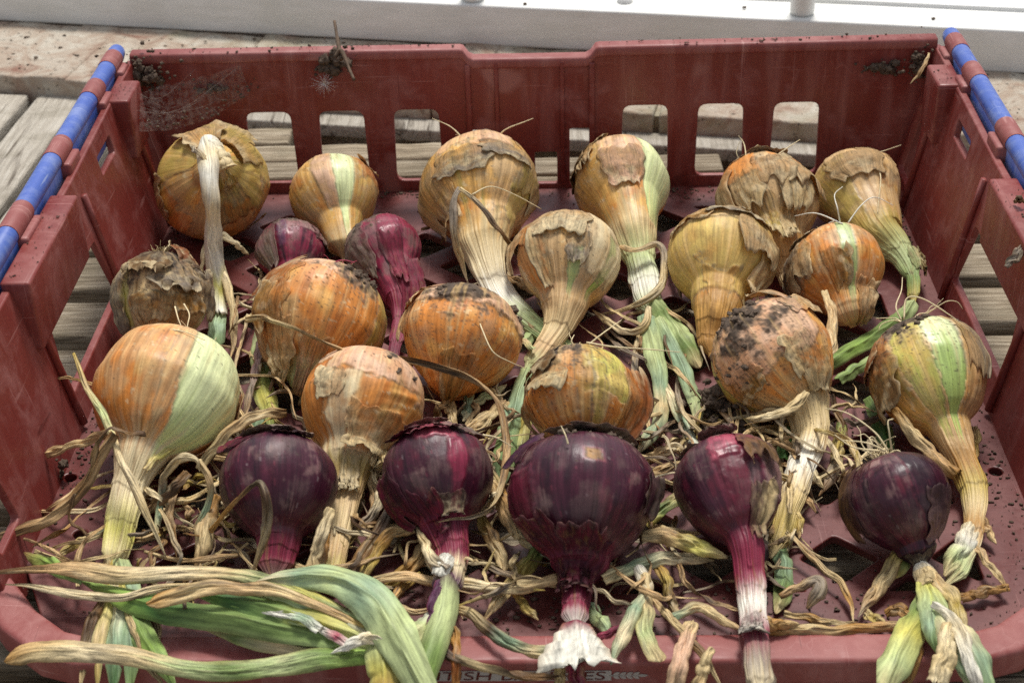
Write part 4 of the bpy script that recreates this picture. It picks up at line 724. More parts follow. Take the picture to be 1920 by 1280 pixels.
# o3
leaf(o3,[(500,600,14),(488,650,13),(492,710,14),(505,770,12),(512,810,9)],[13,15,16,15,13],['purple','ltgreen','green','yellow','green'],**grn)
leaf(o3,[(490,640,20),(478,690,20),(468,740,16),(455,790,10)],[9,8,8,6],['dusty','dusty','grey','tan'],**dry)
leaf(o3,[(485,780,10),(470,830,8),(455,880,6)],[12,12,10],['bluegreen','dkgreen','green'],**grn)
# o5
leaf(o5,[(862,352,80),(850,380,74),(852,440,56),(868,500,30),(878,532,18)],[6,9,9,8,6],['grey','grey','straw','pale'],curl=1.2,spots=.3)
leaf(o5,[(862,352,82),(895,380,76),(935,430,56),(965,468,36),(975,492,24)],[4,5,6,6,5],['straw','grey','brown','dkbrown'],**dry)
leaf(o5,[(985,600,14),(1005,615,12),(1030,600,12),(1005,560,14)],[4,4,3],['straw','brown','tan'],**dry)
# o6
leaf(o6,[(1165,462,30),(1195,468,36),(1230,458,36),(1246,480,32),(1244,525,27),(1220,555,24),(1170,580,14),(1120,590,8)],[8,9,8,9,9,8,7],['tan','straw','grey','straw','pale','straw','tan'],curl=1.1,spots=.4)
leaf(o6,[(1216,575,26),(1212,605,24),(1190,622,18),(1150,608,14),(1110,580,10)],[6,9,9,8,7],['pale','straw','pale','straw','tan'],curl=1.,spots=.35)
leaf(o6,[(1225,560,20),(1255,600,18),(1285,645,15),(1312,690,9)],[11,17,18,12],['ltgreen','green','ltgreen','green','straw'],tip=.12,**grn)
leaf(o6,[(1212,590,21),(1222,640,18),(1236,700,15),(1242,745,12),(1236,790,12),(1212,825,12),(1195,850,8)],[13,15,14,11,10,10,9],['bluegreen','ltgreen','ltgreen','bluegreen','straw','bluegreen','pale'],tip=.1,**grn)
leaf(o6,[(1235,595,20),(1262,650,17),(1290,715,14),(1308,765,11),(1300,812,8)],[9,11,11,11,8],['ltgreen','bluegreen','bluegreen','ltgreen','pale'],**grn)
leaf(o6,[(1235,700,10),(1262,755,12),(1285,800,13),(1308,845,13)],[6,8,8,8],['pale','pale','bluegreen','white'],curl=.7,spots=.4,tip=0)
leaf(o6,[(1240,590,16),(1262,640,10),(1272,700,8)],[8,8,6],['ltgreen','dkgreen','green'],**grn)
leaf(o6,[(1230,580,15),(1248,640,18),(1262,690,16)],[3,3,2],['brown','dkbrown','brown'],**dry)
leaf(o6,[(1200,625,14),(1190,690,10),(1205,760,8),(1225,830,6)],[7,6,6,5],['straw','grey','straw','tan'],**dry)
# o8
leaf(o8,[(1713,565,12),(1690,595,12),(1640,630,12),(1590,658,11),(1552,682,8)],[10,13,13,12,11],['ltgreen','green','green','lime','green'],tip=0,**grn)
leaf(o8,[(1640,670,8),(1605,692,9),(1572,712,9)],[8,9,8],['ltgreen','green','green'],tip=0,**grn)
leaf(o8,[(1632,745,8),(1650,790,8),(1672,845,6)],[10,12,11],['green','dkgreen','dkgreen'],**grn)
# o9
leaf(o9,[(990,690,14),(970,745,11),(950,830,9),(935,930,5)],[10,14,15,11],['ltgreen','bluegreen','green','bluegreen'],**grn)
leaf(o9,[(1000,720,9),(985,790,8),(975,860,6)],[6,8,7],['yellow','olive','ltgreen'],**grn)
leaf(o9,[(1000,655,20),(980,640,18),(960,660,10),(930,690,8)],[6,8,7,5],['ltgreen','tan','straw','tan'],**dry)
# o13 long twisted leaf and flap
leaf(o13,[(462,598,62),(490,594,70),(510,602,76),(560,618,80),(620,645,78),(680,668,68),(760,675,66),(830,690,60),(890,712,52),(935,755,42),(950,815,34),(945,880,30),(925,945,30),(885,968,38),(850,972,44),(822,978,46)],[7,6,5,6,7,7,7,8,8,8,8,8,8,8,7],['straw','brown','straw','brown','tan','brown','dkbrown','tan','brown','tan','brown','straw','grey','straw'],curl=1.3,twist=520,spots=.7,up=(0,-.3,1))
leaf(o13,[(505,640,40),(512,690,30),(528,715,22)],[5,8,6],['tan','straw','brown'],**dry)
leaf(o13,[(575,700,18),(572,735,12),(560,760,8)],[10,8,5],['ltgreen','bluegreen','brown'],**dry)
leaf(o14,[(775,645,40),(768,690,24),(785,735,12)],[6,8,5],['straw','brown','tan'],**dry)
leaf(o14,[(838,745,16),(850,790,10),(858,815,8)],[12,9,4],['ochre','straw','brown'],**dry)
leaf(o14,[(880,740,10),(876,770,8),(868,790,6)],[9,8,6],['ltgreen','bluegreen','pale'],**dry)
# o15
leaf(o15,[(1512,735,42),(1490,760,40),(1450,778,34),(1398,785,26)],[8,10,9,8],['straw','straw','pale','straw'],curl=.9,spots=.3)
leaf(o15,[(1545,545,50),(1560,585,52),(1562,640,46),(1545,690,40)],[6,9,10,7],['straw','tan','straw','pale'],**dry)
leaf(o15,[(1512,860,16),(1525,890,14),(1545,915,10)],[8,7,5],['ltgreen','pale','straw'],**dry)
leaf(o15,[(1502,890,16),(1508,920,14),(1530,962,8)],[6,7,4],['straw','tan','brown'],**dry)
leaf(o15,[(1480,950,14),(1500,975,12),(1498,1010,8)],[7,6,4],['straw','olive','tan'],**dry)
leaf(o15,[(1455,1015,9),(1470,1060,7),(1468,1110,5),(1455,1150,4)],[10,11,11,9],['green','bluegreen','green','straw'],**grn)
leaf(o15,[(1480,1000,16),(1520,1040,12),(1570,1090,9),(1594,1125,7),(1600,1165,6)],[5,5,5,4],['straw','tan','straw','ochre','straw'],**dry)
# o16
leaf(o16,[(1680,765,36),(1720,820,28),(1765,865,22),(1795,888,20)],[9,13,14,12],['ochre','straw','tan','ochre'],curl=1.1,tip=0,spots=.3)
leaf(o16,[(1828,800,12),(1830,840,10),(1822,870,8)],[7,8,4],['straw','olive','tan'],**dry)
leaf(o16,[(1835,960,14),(1850,990,10),(1868,1020,6)],[6,8,5],['brown','tan','straw'],**dry)
leaf(o16,[(1812,1010,13),(1840,1040,12),(1870,1075,10),(1890,1105,8)],[6,6,6,5],['straw','tan','straw','ochre'],**dry)
leaf(o16,[(1892,1100,8),(1850,1105,8),(1800,1120,6)],[6,9,8],['ochre','brown','ochre'],tip=0,**dry)
leaf(o16,[(1822,985,14),(1812,1020,14),(1785,1055,14),(1770,1080,12)],[14,17,15,12],['pale','white','ltgreen','straw'],curl=1.3,spots=.2,edge='pale')
# o17 leaves crossing under the green bundle
for pts,wd,cs,kw in (([(208,1040,12),(190,1120,12),(165,1200,10),(150,1290,-2)],[9,10,10,8],['straw','brown','dkbrown','straw'],dry),
 ([(212,1050,13),(205,1120,13),(185,1200,12),(182,1290,0)],[8,8,8,7],['olive','yellow','straw','olive'],grn),
 ([(218,1050,14),(220,1130,14),(215,1200,12),(212,1300,0)],[10,12,12,11],['ltgreen','pale','bluegreen','dkgreen'],grn),
 ([(222,1055,14),(238,1130,14),(246,1200,12),(242,1300,0)],[10,11,12,10],['straw','ltgreen','bluegreen','green'],grn),
 ([(225,1050,15),(245,1110,16),(262,1180,16),(300,1240,12),(330,1290,2)],[10,13,14,14,12],['ltgreen','bluegreen','green','lime','green'],grn),
 ([(225,1060,14),(240,1150,17),(262,1210,15),(262,1240,8)],[6,7,6,4],['straw','yellow','straw','brown'],dry),
 ([(232,1100,12),(285,1150,12),(300,1210,8)],[5,7,5],['brown','dkbrown','straw'],dry),
 ([(222,1090,13),(235,1180,10),(310,1290,2)],[6,8,6],['dkbrown','brown','straw'],dry)): leaf(o17,pts,wd,cs,**kw)
leaf(o17,[(272,880,34),(300,850,36),(340,830,34),(365,815,34)],[5,7,6,5],['straw','yellow','straw','tan'],**dry)
leaf(o17,[(368,835,32),(372,800,36),(388,775,38)],[9,8,6],['straw','pale','straw'],tip=0,**dry)
# o18
leaf(o18,[(712,830,32),(725,870,30),(722,905,22)],[5,6,4],['olive','straw','brown'],**dry)
leaf(o18,[(690,870,22),(700,930,14),(690,990,8)],[8,7,5],['straw','tan','brown'],**dry)
# o20 brown hooked leaf
leaf(o20,[(395,995,28),(430,950,48),(468,915,72),(486,905,80),(498,925,80),(502,965,68),(492,1015,46),(478,1060,28),(470,1090,18)],[5,5,6,6,8,9,8,8],['ochre','ochre','brown','black','dkbrown','grey','straw','straw'],curl=1.1,spots=.6)
# o21 green foliage lying to the left
leaf(o21,[(838,1085,18),(832,1140,22),(815,1200,25),(795,1260,24),(782,1310,18)],[17,19,19,18,17],['purple','ltgreen','ltgreen','green','lime'],'stem',tip=0,curl=1.1,hollow=.6,spots=.05,edge='ltgreen',wav=.3)
leaf(o21,[(830,1090,24),(815,1125,26),(806,1170,26),(800,1200,24)],[10,9,5,3],['purple','purple','purple','mag'],curl=1.2,spots=.2,edge='rose')
leaf(o21,[(815,1150,22),(785,1180,26),(750,1200,28),(720,1212,28)],[10,12,13,10],['white','ltgreen','pale','ltgreen'],**grn)
leaf(o21,[(790,1240,24),(710,1224,26),(620,1232,26),(520,1248,24),(420,1258,22),(330,1250,22),(240,1230,24),(140,1218,24),(60,1220,22),(8,1240,18)],[13,15,15,14,13,12,13,15,16,14],['green','lime','green','ltgreen','green','ltgreen','straw','pale','straw','ochre'],curl=.5,hollow=.06,spots=.35,wav=1.1,tip=.04,torn=.5)
leaf(o21,[(722,1222,26),(640,1200,28),(540,1180,28),(440,1160,27),(330,1142,25),(230,1118,22),(150,1088,16)],[11,14,16,17,17,15,9],['ltgreen','green','green','green','dkgreen','lime','green'],**grn)
leaf(o21,[(705,1205,30),(620,1172,33),(530,1146,33),(430,1122,31),(350,1105,26)],[10,13,15,14,10],['ltgreen','yellow','green','dkgreen','green'],**grn)
leaf(o21,[(728,1198,32),(650,1155,35),(560,1110,36),(490,1085,36),(420,1072,34),(330,1072,32),(230,1075,30),(130,1066,28),(40,1068,24),(-30,1075,20)],[8,10,11,11,11,12,13,12,11,9],['lime','ltgreen','yellow','ltgreen','straw','pale','straw','tan','brown','dkbrown'],curl=.5,hollow=.06,spots=.55,wav=1.1)
leaf(o21,[(690,1178,34),(600,1136,38),(520,1108,40),(440,1098,40),(360,1108,38),(275,1132,33)],[5,6,8,11,13,12],['olive','tan','straw','tan','straw','ochre'],curl=.7,spots=.6,torn=.8,tip=.05)
leaf(o21,[(800,1300,26),(770,1245,34),(735,1180,42),(700,1125,46),(650,1092,46),(600,1080,44),(540,1082,40),(480,1090,36)],[15,19,23,24,21,16,12,8],['ltgreen','ltgreen','ltgreen','bluegreen','ltgreen','bluegreen','pale'],curl=.35,spots=.08,edge='ltgreen',wav=.7,fold=.16,tip=.1,thick=.9)
leaf(o21,[(735,1160,34),(640,1095,36),(560,1085,33),(470,1098,30)],[9,14,15,10],['ochre','rust','ochre','brown'],curl=.8,spots=.5)
leaf(o21,[(700,1170,34),(712,1220,32),(722,1300,22)],[14,17,17],['yellow','ltgreen','yellow','ochre'],tip=0,**grn)
leaf(o21,[(722,1228,24),(640,1225,22),(540,1210,20),(450,1190,18),(372,1172,14)],[9,12,12,11,7],['ltgreen','green','pale','green','straw'],**grn)
leaf(o21,[(600,1180,34),(570,1160,36),(535,1150,34),(490,1148,33)],[6,6,5,3],['white','bluegreen','white','white'],curl=.6,spots=.05,edge='white',thick=.3)
leaf(o21,[(660,1212,31),(630,1195,33),(600,1178,33),(580,1165,32)],[6,6,4,2],['white','rose','white','mag'],curl=.6,spots=.05,edge='white',thick=.4)
leaf(o21,[(735,1205,36),(700,1195,37),(660,1205,34),(620,1225,28)],[7,8,6,3],['white','pale','white','white'],curl=.7,spots=.05,edge='white',thick=.4)
leaf(o21,[(840,1068,26),(812,1050,28),(795,1015,26),(780,985,22)],[12,10,9,4],['grey','pale','straw','pale'],curl=1.3,spots=.2)
leaf(o21,[(840,1040,26),(828,1060,27),(822,1080,25)],[10,14,9],['white','white','white'],curl=.9,spots=.05,edge='white',wav=.4,tip=.1)
leaf(o21,[(160,1082,24),(100,1060,22),(45,1035,16)],[9,10,7],['green','lime','brown'],**grn)
leaf(o21,[(420,1096,30),(320,1100,28),(235,1120,26),(150,1112,22),(60,1098,18),(10,1095,14)],[4,5,6,7,7,5],['straw','straw','pale','pale','pale','straw'],**dry)
leaf(o21,[(715,1212,29),(630,1190,30),(540,1164,30),(450,1140,29),(380,1120,26)],[6,8,9,8,5],['ltgreen','yellow','ltgreen','lime','ltgreen'],**grn)
leaf(o21,[(700,1190,33),(610,1150,35),(530,1120,36),(460,1100,35)],[5,8,8,5],['pale','bluegreen','ltgreen','straw'],**grn)
leaf(o21,[(560,1195,24),(470,1172,23),(380,1150,21),(300,1130,19)],[4,6,6,4],['green','dkgreen','green','lime'],**grn)
# o22 flared white stem end, red strips
leaf(o22,[(1082,1165,24),(1080,1195,26),(1082,1225,27),(1084,1248,26)],[15,25,37,46],['mag','white','white','white'],curl=.5,spots=.12,edge='ochre',tip=0,torn=.22,wav=.4,mat='green')
leaf(o22,[(1078,1225,16),(1082,1260,14),(1084,1310,8)],[13,12,12],['mag','mag','red'],tip=0,**dry)
leaf(o22,[(1095,1200,16),(1130,1190,18),(1172,1170,20)],[4,5,4],['mag','mag','red'],curl=.8,spots=.2,edge='rose')
leaf(o22,[(1045,1235,14),(1050,1270,8),(1050,1310,2)],[7,8,7],['olive','straw','olive'],tip=0,**dry)
leaf(o22,[(1105,1130,10),(1120,1155,10),(1145,1190,10)],[6,9,5],['bluegreen','ltgreen','bluegreen'],**grn)
# o23
leaf(o23,[(1420,1150,22),(1440,1165,18),(1500,1170,12)],[10,9,5],['straw','ochre','straw'],**dry)
leaf(o23,[(1430,1240,14),(1440,1275,10),(1445,1320,2)],[9,10,9],['purple','grey','bluegreen'],tip=0,**dry)
# o24 crown of cut leaves
for pts,wd,cs,kw in (([(1738,1085,16),(1735,1130,14),(1705,1190,18),(1670,1260,16),(1655,1320,8)],[8,14,17,18,16],['yellow','green','yellow','ltgreen','straw'],grn),
 ([(1742,1095,18),(1765,1140,22),(1795,1185,25),(1830,1235,24),(1855,1320,14)],[12,18,20,20,18],['yellow','ltgreen','pale','bluegreen','green'],grn),
 ([(1735,1090,18),(1745,1140,20),(1752,1190,20),(1758,1225,14)],[10,13,13,10],['yellow','ltgreen','bluegreen','green'],grn),
 ([(1782,1170,28),(1775,1205,28),(1768,1245,25),(1758,1280,20)],[11,14,15,15],['straw','pale','straw','pale'],dict(curl=.8,spots=.15,tip=0,torn=.6)),
 ([(1750,1130,26),(1790,1160,28),(1812,1210,28),(1830,1270,22),(1850,1330,12)],[6,9,10,9,7],['white','pale','white','grey'],dict(curl=1.,spots=.2,edge='white')),
 ([(1730,1150,10),(1715,1210,12),(1700,1290,4)],[9,12,11],['brown','ochre','brown'],dry),
 ([(1790,1190,16),(1805,1240,14),(1850,1310,4)],[8,10,9],['green','bluegreen','straw'],grn),
 ([(1740,1075,18),(1775,1105,22),(1800,1150,24),(1810,1190,22)],[11,12,10,6],['tan','straw','olive','pale'],dry),
 ([(1728,1062,16),(1738,1080,17),(1742,1100,17)],[14,17,14],['white','straw','straw'],dict(curl=1.2,hollow=.4,spots=.2,tip=0,edge='pale'))): leaf(o24,pts,wd,cs,**kw)
leaf(o24,[(1690,1015,12),(1680,1045,15),(1655,1090,10),(1625,1130,7),(1608,1158,5)],[8,10,12,10,5],['straw','olive','straw','tan','grey'],**dry)
leaf(o24,[(1700,1020,12),(1695,1050,12),(1675,1085,8)],[7,9,7],['lime','green','olive'],**grn)
# ------------------------------------------------------------------ loose dried leaves
loose('pale split straw leaf standing before the left wall and crossing the big onion neck',[(138,662,74),(165,730,64),(205,800,62),(230,870,58),(262,940,46),(292,1000,32),(312,1045,20)],[3,6,7,6,7,8,6],['olive','straw','ltgreen','straw','pale','straw','pale'],curl=1.1,spots=.35)
loose('short grey brown leaf with a sooty end left of the big onion neck',[(86,850,26),(130,836,34),(175,820,44),(215,806,56)],[8,9,9,8],['tan','straw','tan','brown'],tip=0,**dry)
loose('thin twisted brown leaf hooked over the top of the standing straw leaf',[(272,812,64),(240,812,68),(208,804,70),(185,830,64),(170,880,50)],[6,6,5,7,6],['dkbrown','brown','dkbrown','tan','brown'],twist=160,**dry)
loose('long mottled brown leaf sweeping down to the left edge of the crate',[(215,812,66),(190,850,56),(160,905,40),(115,955,28),(60,985,22),(-30,1012,18)],[9,10,11,11,11,10],['brown','tan','brown','tan','brown','tan'],curl=.8,spots=.75)
loose('narrow tan leaf running from the big onion stem to the left front corner',[(212,915,20),(170,950,16),(130,985,13),(60,1025,12)],[3,5,6,5],['brown','tan','ochre','tan'],twist=120,**dry)
loose('dark wiry leaf looping below the long mottled leaf',[(140,925,36),(130,960,28),(145,990,20),(190,1012,16)],[2.5,2.5,2.5],['dkbrown','brown','dkbrown'],**dry)
loose('grey green speckled leaf lying against the foot of the big onion stem',[(205,990,14),(170,1005,13),(130,1025,12),(100,1050,10)],[5,6,7,6],['bluegreen','straw','olive','straw'],**dry)
loose('thin dry strand poking through the opening in the left wall',[(92,708,40),(125,708,46),(165,718,48),(196,735,44)],[3,3,4,4],['brown','tan','ochre','tan'],**dry)
loose('broad tan leaf bridging between the big onion and the red onion beside it',[(535,772,34),(490,775,42),(440,800,40),(400,838,30),(372,880,20)],[10,12,12,11,9],['brown','straw','tan','straw','straw'],curl=1.,spots=.5,tip=0)
loose('grey green leaf bent like a hook beside the neck of the big onion',[(292,1000,14),(300,930,26),(312,885,42),(340,858,54),(368,862,56),(375,885,50)],[6,7,8,8,9,6],['straw','bluegreen','grey','straw','pale','straw'],curl=1.1,spots=.4)
loose('straw leaf hanging from the hooked leaf to the left of the leftmost red onion',[(372,862,54),(392,900,46),(390,945,34),(372,990,22),(370,1050,12)],[6,7,7,6,5],['straw','tan','bluegreen','straw','tan'],curl=1.2,spots=.4)
loose('dark brown crumpled leaf in the gap left of the leftmost red onion',[(352,885,36),(325,915,32),(290,945,22),(268,970,14)],[8,10,10,7],['brown','dkbrown','brown','black'],**dry)
loose('wide ragged brown leaf standing in front of the leftmost red onion',[(405,930,26),(385,985,28),(378,1030,22),(365,1075,14)],[10,14,15,12],['ochre','brown','straw','brown'],curl=1.1,spots=.7)
loose('twisted brown leaf tip dangling behind the ragged brown leaf',[(330,905,26),(318,960,20),(325,1010,14),(335,1060,8)],[8,8,9,6],['brown','tan','brown','dkbrown'],twist=90,**dry)
loose('pale upright leaf stub between the leftmost red onion and the wrinkled onion stem',[(618,952,40),(603,1000,34),(590,1045,24),(580,1100,16)],[9,11,11,10],['straw','pale','straw','straw'],curl=1.,spots=.3,tip=0)
loose('brown rolled leaf beside the wrinkled onion stem',[(612,1000,20),(605,1040,16),(598,1085,12)],[7,8,8],['ochre','brown','straw'],curl=1.3,spots=.7)
loose('dark streaked leaf leaning left between two red onions',[(742,935,22),(715,985,18),(680,1040,14),(640,1095,10)],[9,11,12,10],['grey','dkbrown','brown','dkbrown'],curl=.9,spots=.8)
loose('long straw leaf under the second red onion pointing at the front lip',[(775,985,22),(730,1000,18),(700,1040,14),(668,1105,10)],[10,11,10,8],['straw','ochre','olive','straw'],**dry)
loose('grey curled leaf right of the wrinkled onion stem',[(720,900,24),(708,940,20),(690,975,14),(660,1000,10)],[9,10,8,6],['grey','pale','grey','tan'],**dry)
loose('straw leaf crossing behind the second red onion neck towards the biggest red onion',[(700,1088,12),(760,1078,16),(830,1096,14),(900,1100,14),(980,1098,18),(1045,1082,20)],[7,9,9,10,11,10],['straw','tan','straw','pale','straw','tan'],curl=.8,spots=.3,tip=0)
loose('crumpled olive leaf heap under the second red onion',[(720,1095,8),(770,1062,12),(800,1020,12),(830,1010,8)],[9,12,10,6],['olive','ochre','straw','brown'],**dry)
loose('looped olive leaf lying on the crate floor left of the green stem',[(790,1075,10),(750,1105,10),(740,1135,10),(780,1145,8),(820,1140,8)],[7,7,6,6],['olive','ochre','straw','tan'],**dry)
loose('fan shaped torn leaf between the second red onion and the biggest red onion',[(975,1010,14),(950,960,20),(935,920,26),(915,900,26)],[7,13,14,10],['straw','tan','ochre','straw'],tip=.08,torn=1.,curl=.7,spots=.5)
loose('grey flat leaf tucked beneath the biggest red onion at its left',[(900,960,14),(920,1010,12),(945,1060,10),(925,1085,8)],[8,12,10,6],['olive','brown','straw','tan'],**dry)
loose('olive green broad leaf slanting down from under the biggest red onion',[(1010,1030,14),(975,1075,12),(935,1125,9),(905,1165,6)],[13,15,11,6],['green','olive','straw','tan'],curl=.8,spots=.35)
loose('small ochre leaf tip on the crate floor below the slanting olive leaf',[(965,1108,10),(985,1135,8),(1010,1162,6)],[6,7,4],['ochre','olive','straw'],**dry)
loose('pale leaf wrapping under the left side of the biggest red onion',[(960,985,16),(985,1010,14),(1020,1035,14),(1045,1055,12)],[8,10,8,6],['bluegreen','straw','bluegreen','pale'],**dry)
loose('twisted two tone leaf lying over the front lip left of the white flared stem',[(840,1135,14),(880,1150,17),(925,1185,18),(965,1212,18),(1010,1222,18),(1062,1222,18)],[8,9,10,11,11,9],['brown','straw','dkbrown','bluegreen','straw','bluegreen'],twist=70,curl=1.,spots=.6,tip=0)
loose('dark brown twisted leaf hanging along the front face of the lip',[(815,1205,20),(850,1235,18),(900,1250,14),(960,1262,10),(1010,1270,8),(1052,1266,10)],[7,9,9,10,10,8],['black','dkbrown','straw','dkbrown','brown','dkbrown'],twist=200,curl=1.2,spots=.8)
loose('orange brown strip hanging straight down over the front lip',[(838,1165,18),(855,1195,20),(852,1235,18),(858,1310,2)],[8,8,7,7],['dkbrown','ochre','rust','ochre'],**dry)
loose('knotted pale stem with a grey green blade reaching over the front lip',[(1198,1065,18),(1212,1100,20),(1190,1145,22),(1165,1195,22),(1145,1245,20)],[12,11,12,13,10],['white','pale','bluegreen','pale','bluegreen'],'cut_leaf_stem','leaf stem',curl=1.1,hollow=.3,spots=.25)
loose('straw blade with a green torn tip hanging just right of the knotted stem',[(1208,1075,22),(1212,1130,20),(1210,1185,21),(1238,1240,21)],[9,11,13,14],['straw','straw','ltgreen','straw'],curl=.9,spots=.3,tip=.05,torn=.9)
loose('wide straw leaf lying between the two right hand red onions, its fold yellow',[(1205,1003,22),(1255,1003,26),(1310,1025,24),(1365,1045,20)],[11,15,15,11],['straw','tan','yellow','straw'],curl=1.,spots=.35)
loose('pale green straw leaf just in front of the wide straw leaf',[(1130,1085,20),(1190,1060,18),(1255,1045,16),(1340,1050,14)],[10,12,11,9],['straw','bluegreen','pale','straw'],curl=.7,spots=.25)
loose('olive leaf tucked behind the biggest red onion at its right',[(1210,985,14),(1240,955,16),(1275,930,16),(1300,905,14)],[8,11,11,8],['olive','green','straw','olive'],**dry)
loose('twisted brown tendril leaf below the pale straw leaves',[(1270,1048,14),(1285,1090,14),(1330,1125,12),(1390,1145,14)],[4,5,6,5],['brown','tan','dkbrown','tan'],twist=200,**dry)
loose('broken brown leaf folded on itself right of the knotted stem',[(1228,1055,12),(1248,1085,14),(1255,1125,14),(1275,1160,14)],[9,8,9,10],['ochre','olive','dkbrown','straw'],twist=60,**dry)
loose('long thin brown leaf running diagonally over the front lip',[(1218,1115,14),(1260,1160,16),(1310,1215,18),(1355,1290,8)],[6,7,7,6],['tan','straw','brown','straw'],curl=1.1,spots=.6)
loose('streaked straw leaf crossing the floor to the long stem of the pear shaped red onion',[(1262,1155,16),(1310,1140,16),(1360,1165,15),(1398,1182,14)],[8,8,8,6],['bluegreen','straw','straw','tan'],curl=.9,spots=.4)
loose('faint pink tan strip hanging over the front lip left of the pear shaped onion stem',[(1298,1165,15),(1285,1205,20),(1272,1250,18),(1258,1320,2)],[9,11,12,11],['straw','dust','dust','straw'],curl=.5,spots=.2,tip=0)
loose('short frayed straw stub standing on the front lip',[(1335,1215,22),(1322,1240,20),(1305,1300,8)],[7,10,12],['straw','straw','tan'],curl=1.2,spots=.3,tip=0)
loose('long straight straw leaf lying along the back of the front lip at the right',[(1440,1182,10),(1510,1178,10),(1590,1177,10),(1690,1172,10)],[7,9,9,8],['ochre','straw','ochre','tan'],curl=1.,spots=.5,tip=0)
loose('thin ochre leaf just behind the long straight straw leaf',[(1470,1150,10),(1520,1160,9),(1570,1166,8),(1608,1166,7)],[5,6,5,4],['straw','ochre','straw','tan'],**dry)
loose('grey brown leaf with a folded flag tip beside the pear shaped onion stem',[(1462,1118,10),(1492,1102,14),(1525,1090,18),(1536,1105,18),(1512,1140,10)],[5,6,9,12,10],['brown','tan','grey','grey','brown'],curl=.8,spots=.4)
loose('curled ochre leaf scrap near the right end of the front lip',[(1660,1150,8),(1680,1140,12),(1700,1150,12),(1692,1165,8)],[6,9,9,6],['ochre','brown','ochre','dkbrown'],**dry)
loose('tiny square straw scrap on the crate floor behind the front lip',[(1622,1148,5),(1640,1160,6),(1655,1172,6)],[7,8,8],['straw','olive','straw'],tip=0,**dry)
loose('pale green leaf tip on the floor before the green leaved onion',[(1210,860,8),(1235,850,12),(1270,840,14),(1290,860,10)],[8,10,9,5],['straw','tan','pale','straw'],twist=60,**dry)
loose('grey twisted leaf under the stem of green leaves',[(1190,845,8),(1215,880,10),(1245,878,14),(1278,862,12)],[7,9,9,6],['grey','straw','tan','straw'],**dry)
loose('broad green brown leaf hidden under the soil caked onion',[(1420,790,10),(1400,830,12),(1385,870,10)],[10,13,9],['olive','brown','straw'],**dry)
loose('straw leaf lying under the pale stem right of the pear shaped red onion',[(1580,790,8),(1572,840,9),(1560,890,9),(1535,930,8)],[9,11,10,7],['green','olive','grey','brown'],**dry)
loose('dark narrow leaf curving away from the pale stem towards the floor lattice',[(1560,740,12),(1572,780,10),(1590,830,8)],[5,6,5],['dkbrown','brown','dkbrown'],**dry)
loose('dark green leaf showing behind the crown of the pear shaped red onion',[(1470,860,12),(1480,820,12),(1500,790,10)],[9,11,9],['dkgreen','dkgreen','green'],**grn)
loose('green stub lying beneath the right end of the wide straw leaf',[(985,640,8),(1010,610,9),(1035,590,8)],[9,10,8],['ltgreen','green','ltgreen'],**grn)
loose('thick pale green leaf base crossing under the soil crusted onion',[(870,765,6),(900,750,8),(950,720,8)],[9,10,8],['straw','ltgreen','straw'],**dry)
loose('crossing brown leaf under the orange onion in the middle of the crate',[(870,810,8),(905,785,10),(950,752,10)],[8,12,10],['tan','straw','tan'],curl=.6,spots=.3,tip=0)
loose('dried curled leaf beside the small soil dusted red onion',[(790,430,10),(815,425,14),(832,440,14),(826,460,10)],[4,5,5,4],['brown','dkbrown','brown'],**dry)
loose('stiff brown leaf lying over the floor hole by the pale onion',[(945,515,10),(975,530,12),(1010,555,10)],[7,10,7],['brown','tan','straw'],**dry)
loose('folded straw leaf between the green stem and the smooth golden onion',[(1255,490,8),(1268,520,12),(1278,560,8)],[6,8,5],['straw','grey','brown'],**dry)
